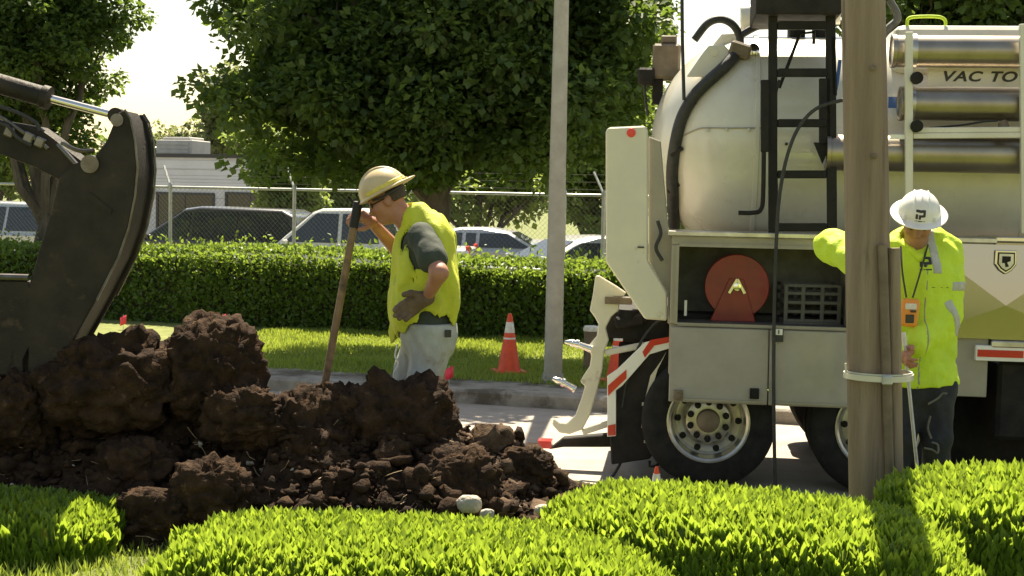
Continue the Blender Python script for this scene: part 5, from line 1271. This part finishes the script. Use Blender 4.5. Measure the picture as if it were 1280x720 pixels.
# ------------------------------------------------------------------ worker in the white hat
Y2 = 7.35
def w2(px, py, dy=0): return at_y(px, py, Y2 + dy)
x2 = w2(1150, 400).x; g2 = gz(x2, Y2); f2 = Vector((x2, Y2, g2))
W2 = thing('person', 'worker in white hard hat and lime reflective jacket looking down behind the wooden pole', 'person', f2)
pel, chest, abd, nb, hc = w2(1148, 478, .02), w2(1149, 352, 0), w2(1148, 415, .01), w2(1146, 308, .0), w2(1147, 277, -.06)
pt = RAD(30); R2 = frame_of((-.22, -math.cos(pt), -math.sin(pt)), (-.05, -math.sin(pt), math.cos(pt)))
hp2, hw2 = head_prims(hc, R2)
shR, elR, wrR = w2(1112, 322, .02), w2(1040, 308, .05), w2(1078, 336, -.22)
shL, elL, wrL = w2(1180, 318, .02), w2(1184, 390, -.02), w2(1142, 434, -.23)
torso = [('e', A3(chest), (.185, .125, .225), I3, .05), ('e', A3(abd), (.165, .125, .22), I3, .08), ('e', A3(pel), (.175, .13, .14), I3, .08), ('c', A3(nb) - [0, -.01, .05], A3(w2(1145, 292, -.03)), .07, .058, .05)]
armR = [('c', A3(shR), A3(elR), .058, .046, .04), ('c', A3(elR), A3(wrR), .046, .03, .02)]
armL = [('c', A3(shL), A3(elL), .058, .046, .04), ('c', A3(elL), A3(wrL), .046, .03, .02)]
kR, aR = V3(x2 - .10, Y2 - .05, g2 + .50), V3(x2 - .13, Y2, g2 + .09); kL, aL = V3(x2 + .10, Y2 - .04, g2 + .50), V3(x2 + .13, Y2 + .02, g2 + .09)
lgR = leg(w2(1129, 488, .02), kR, aR, aR + V3(-.03, -.17, -.045)); lgL = leg(w2(1168, 488, .02), kL, aL, aL + V3(.03, -.17, -.045))
hL = hand_prims(wrL + Vector((-.012, -.01, -.004)), Vector((-.62, -.55, -.55)), Vector((-.35, -.75, .4)), (.8, .9, .6))
hR = hand_prims(wrR, Vector((.55, -.75, .1)), Vector((0, .1, 1)), (.35, .4, .3))
body = torso + hp2 + armR + armL + lgR + lgL
lo, hi = pts_bounds(body, .03); sdf_obj('body', prims_fn(body), lo, hi, .0095, 'skin2', W2)
for q in (hL, hR):
    lo, hi = pts_bounds(q, .02); sdf_obj('hand', prims_fn(q), lo, hi, .0042, 'skin', W2)
hemz = w2(1150, 481).z
jk = [('e', A3(chest) + [.0, 0, -.01], (.195, .14, .235), I3, .05), ('e', A3(abd), (.185, .15, .24), I3, .08), ('e', A3(pel) + [0, 0, .02], (.185, .15, .16), I3, .08)]
slv = [('c', A3(shR), A3(elR), .072, .066, .05), ('c', A3(elR), A3(wrR), .064, .046, .03), ('c', A3(shL), A3(elL), .072, .066, .05), ('c', A3(elL), A3(wrL.lerp(elL, .06)), .064, .05, .03),
       ('c', A3(w2(1130, 303, .03)), A3(shR), .06, .06, .05), ('c', A3(w2(1164, 301, .03)), A3(shL), .06, .06, .05)]
jall = jk + slv
def jacket(X):
    d = prims_fn(jall, .022)(X) - fold(X, .013, (9, 9, 5), 120) - .007 * noise(X[..., 0] * 22 + X[..., 2] * 13, X[..., 1] * 20, X[..., 2] * 26 - X[..., 0] * 15, 124)
    d = np.maximum(d, hemz + .012 * noise(X[..., 0] * 12, X[..., 1] * 12, 0, 7) - X[..., 2])
    d = np.maximum(d, -ell_d(X, A3(w2(1144, 293, -.07)), (.075, .10, .085)))
    return d
lo, hi = pts_bounds(jall, .07); jo = sdf_obj('jacket', jacket, lo, hi, .0088, 'jacket', W2)
def band(name, test, lo, hi, m='silverband', lift=.004, h=.0085): return sdf_obj(name, lambda X: np.maximum(jacket(X) - lift, test(X)), lo, hi, h, m, W2)
ax_ = A3(elL - shL); La = np.linalg.norm(ax_); ax_ /= La
def armband(t0, t1, a_=A3(shL), d_=ax_): return lambda X: np.maximum(np.maximum(t0 - (X - a_) @ d_, (X - a_) @ d_ - t1), np.linalg.norm((X - a_) - ((X - a_) @ d_)[..., None] * d_, axis=-1) - .125)
band('reflective_band', armband(.155, .205), lo, hi)
ax2 = A3(wrL - elL); ax2 /= np.linalg.norm(ax2)
band('reflective_band', armband(.03, .085, A3(elL), ax2), lo, hi)
xs_ = w2(1163, 330).x
band('shoulder_stripe', lambda X: np.maximum(np.maximum(np.abs(X[..., 0] - xs_ - (X[..., 2] - chest.z) * -.10) - .026, chest.z + .05 - X[..., 2]), X[..., 1] - (Y2 + .03)), lo, hi)
zc_ = w2(1150, 445).z
band('zip', lambda X: np.maximum(np.maximum(np.abs(X[..., 0] - w2(1143, 400).x - (X[..., 2] - abd.z) * .04) - .006, X[..., 1] - Y2), X[..., 2] - chest.z - .12), lo, hi, 'greybox', .003)
band('pocket_seam', lambda X: np.maximum(np.maximum(np.abs(X[..., 2] - w2(1160, 357).z) - .004, np.abs(X[..., 0] - w2(1162, 357).x) - .06), X[..., 1] - Y2), lo, hi, 'tshirt', .002)
lc = w2(1154, 328, -.1); pj = lambda X: np.maximum(pmark(X[..., 0] - lc.x, X[..., 2] - lc.z, .032), X[..., 1] - Y2)
sdf_obj('chest_mark', lambda X: np.maximum(jacket(X) - .003, pj(X)), A3(lc) - [.05, .15, .06], A3(lc) + [.05, .12, .06], .0035, 'ink', W2)
sc2 = w2(1192, 322, -.02)
sdf_obj('sleeve_patch', lambda X: np.maximum(jacket(X) - .003, np.linalg.norm((X - A3(sc2)) * [0.6, .45, 1], axis=-1) - .024), A3(sc2) - .08, A3(sc2) + .08, .005, 'ink', W2)
# collar
cl = [('c', A3(w2(1126, 304, -.02)), A3(w2(1150, 322, -.13)), .024, .02, .02), ('c', A3(w2(1165, 302, -.02)), A3(w2(1150, 322, -.13)), .024, .02, .02), ('c', A3(w2(1126, 302, .0)), A3(w2(1146, 296, .09)), .024, .024, .02), ('c', A3(w2(1165, 300, .0)), A3(w2(1146, 296, .09)), .024, .024, .02)]
lo, hi = pts_bounds(cl, .03); sdf_obj('collar', prims_fn(cl), lo, hi, .008, 'jacket', W2)
tr = [('e', A3(pel), (.175, .13, .15), I3, .08)] + lgR[:2] + lgL[:2]
lo, hi = pts_bounds(tr, .08)
sdf_obj('trousers', lambda X: np.maximum(np.maximum(prims_fn(tr, .028)(X) - fold(X, .015, (12, 12, 8), 150), g2 + .05 - X[..., 2]), X[..., 2] - hemz - .1), lo, hi, .010, 'navy', W2)
for aa, sx in ((aR, -1), (aL, 1)):
    bp = [('c', A3(aa + V3(0, .03, .06)), A3(aa + V3(0, .02, -.04)), .058, .05, .02), ('c', A3(aa + V3(0, 0, -.045)), A3(aa + V3(sx * .03, -.19, -.05)), .048, .042, .03)]
    lo, hi = pts_bounds(bp, .03); sdf_obj('boot', lambda X, bp=bp: np.maximum(prims_fn(bp, .004)(X), g2 + .002 - X[..., 2]), lo, hi, .009, 'boot', W2)
hcw = Vector(hw2((0, 0, .05)))
ht2, HX2, hfn2 = hat('hard_hat', W2, R2, hcw, 'hat_white', 1, True, dome=(.128, .112, .125))
decal('hat_mark', hfn2, HX2, lambda X: np.maximum(pmark(X[..., 1] - 0.0, X[..., 2] - .052, .026), -X[..., 0]), (.02, -.05, .012), (.16, .05, .10), .0025, 'ink', ht2, .002)
for s_ in (-1, 1):
    c = hcw + R2 @ Vector((.09, s_ * .075, .022)); MB().lathe([(.010, 0), (.010, .010), (.006, .014), (0, .015)], c, R2 @ Vector((.8, s_ * .7, .1)), 10).build('rivet', 'hat_white', ht2, smooth=True)
hr = [('e', A3(hw2((-.05, 0, -.012))), (.05, .074, .05), np.array(R2), .02)]
lo, hi = pts_bounds(hr, .02); sdf_obj('hair', lambda X: prims_fn(hr)(X) - fold(X, .004, (60, 60, 60), 3), lo, hi, .006, 'hair', W2)
for s_ in (-1, 1): MB().lathe([(.0, .012), (.009, .008), (.012, 0)], Vector(hw2((.083, s_ * .034, .006))), R2 @ Vector((1, 0, 0)), 10).build('eye', 'screen', W2, smooth=True)
# loops and cords on the trousers
for pts in (((1160, 505), (1172, 498), (1178, 492), (1184, 492)), ((1155, 560), (1165, 562), (1172, 566), (1172, 556), (1165, 553)), ((1163, 520), (1160, 535), (1164, 548))):
    MB().tube(spline([w2(a, b, -.14) for a, b in pts]), .006, 6).build('cord', 'hose_grey', W2, smooth=True)
# meter hanging on the lanyard
mc = w2(1137, 391, -.205); t = thing('handheld_meter', 'orange handheld meter hanging on a lanyard against the lime jacket', 'meter', mc - Vector((0, 0, .085)))
cs = MB().box(mc, (.095, .04, .15), Matrix.Rotation(.08, 3, 'Y')).build('case', 'orange', t, bevel=.018, seg=3)
MB().box(mc + Vector((.0, -.022, .035)), (.06, .006, .032)).build('screen', 'coneband', t, bevel=.002)
MB().box(mc + Vector((-.004, -.022, -.03)), (.045, .006, .045)).build('keypad', 'screen', t, bevel=.004)
MB().box(mc + Vector((.012, -.025, .01)), (.03, .006, .012)).build('button', 'screen', t, bevel=.002)
for a in (((1133, 372), (1128, 340), (1126, 308)), ((1141, 372), (1152, 335), (1160, 306))):
    MB().tube(spline([w2(q[0], q[1], d_) for q, d_ in zip(a, (-.205, -.185, -.10))]), .005, 6).build('lanyard', 'ink', t, smooth=True)
# probe rod in his hand
r0, r1 = w2(1131, 432, -.29), w2(1148, 600, -.36)
t = thing('probe_rod', 'thin grey probe rod held by the worker in the lime jacket', 'rod', r1)
MB().tube([r0, r1], .0095, 10).build('shaft', 'galv', t, smooth=True)
MB().tube([r0 + Vector((0, 0, .0)), r0 + (r0 - r1).normalized() * .07], .013, 10).build('handle', 'coneband', t, smooth=True)
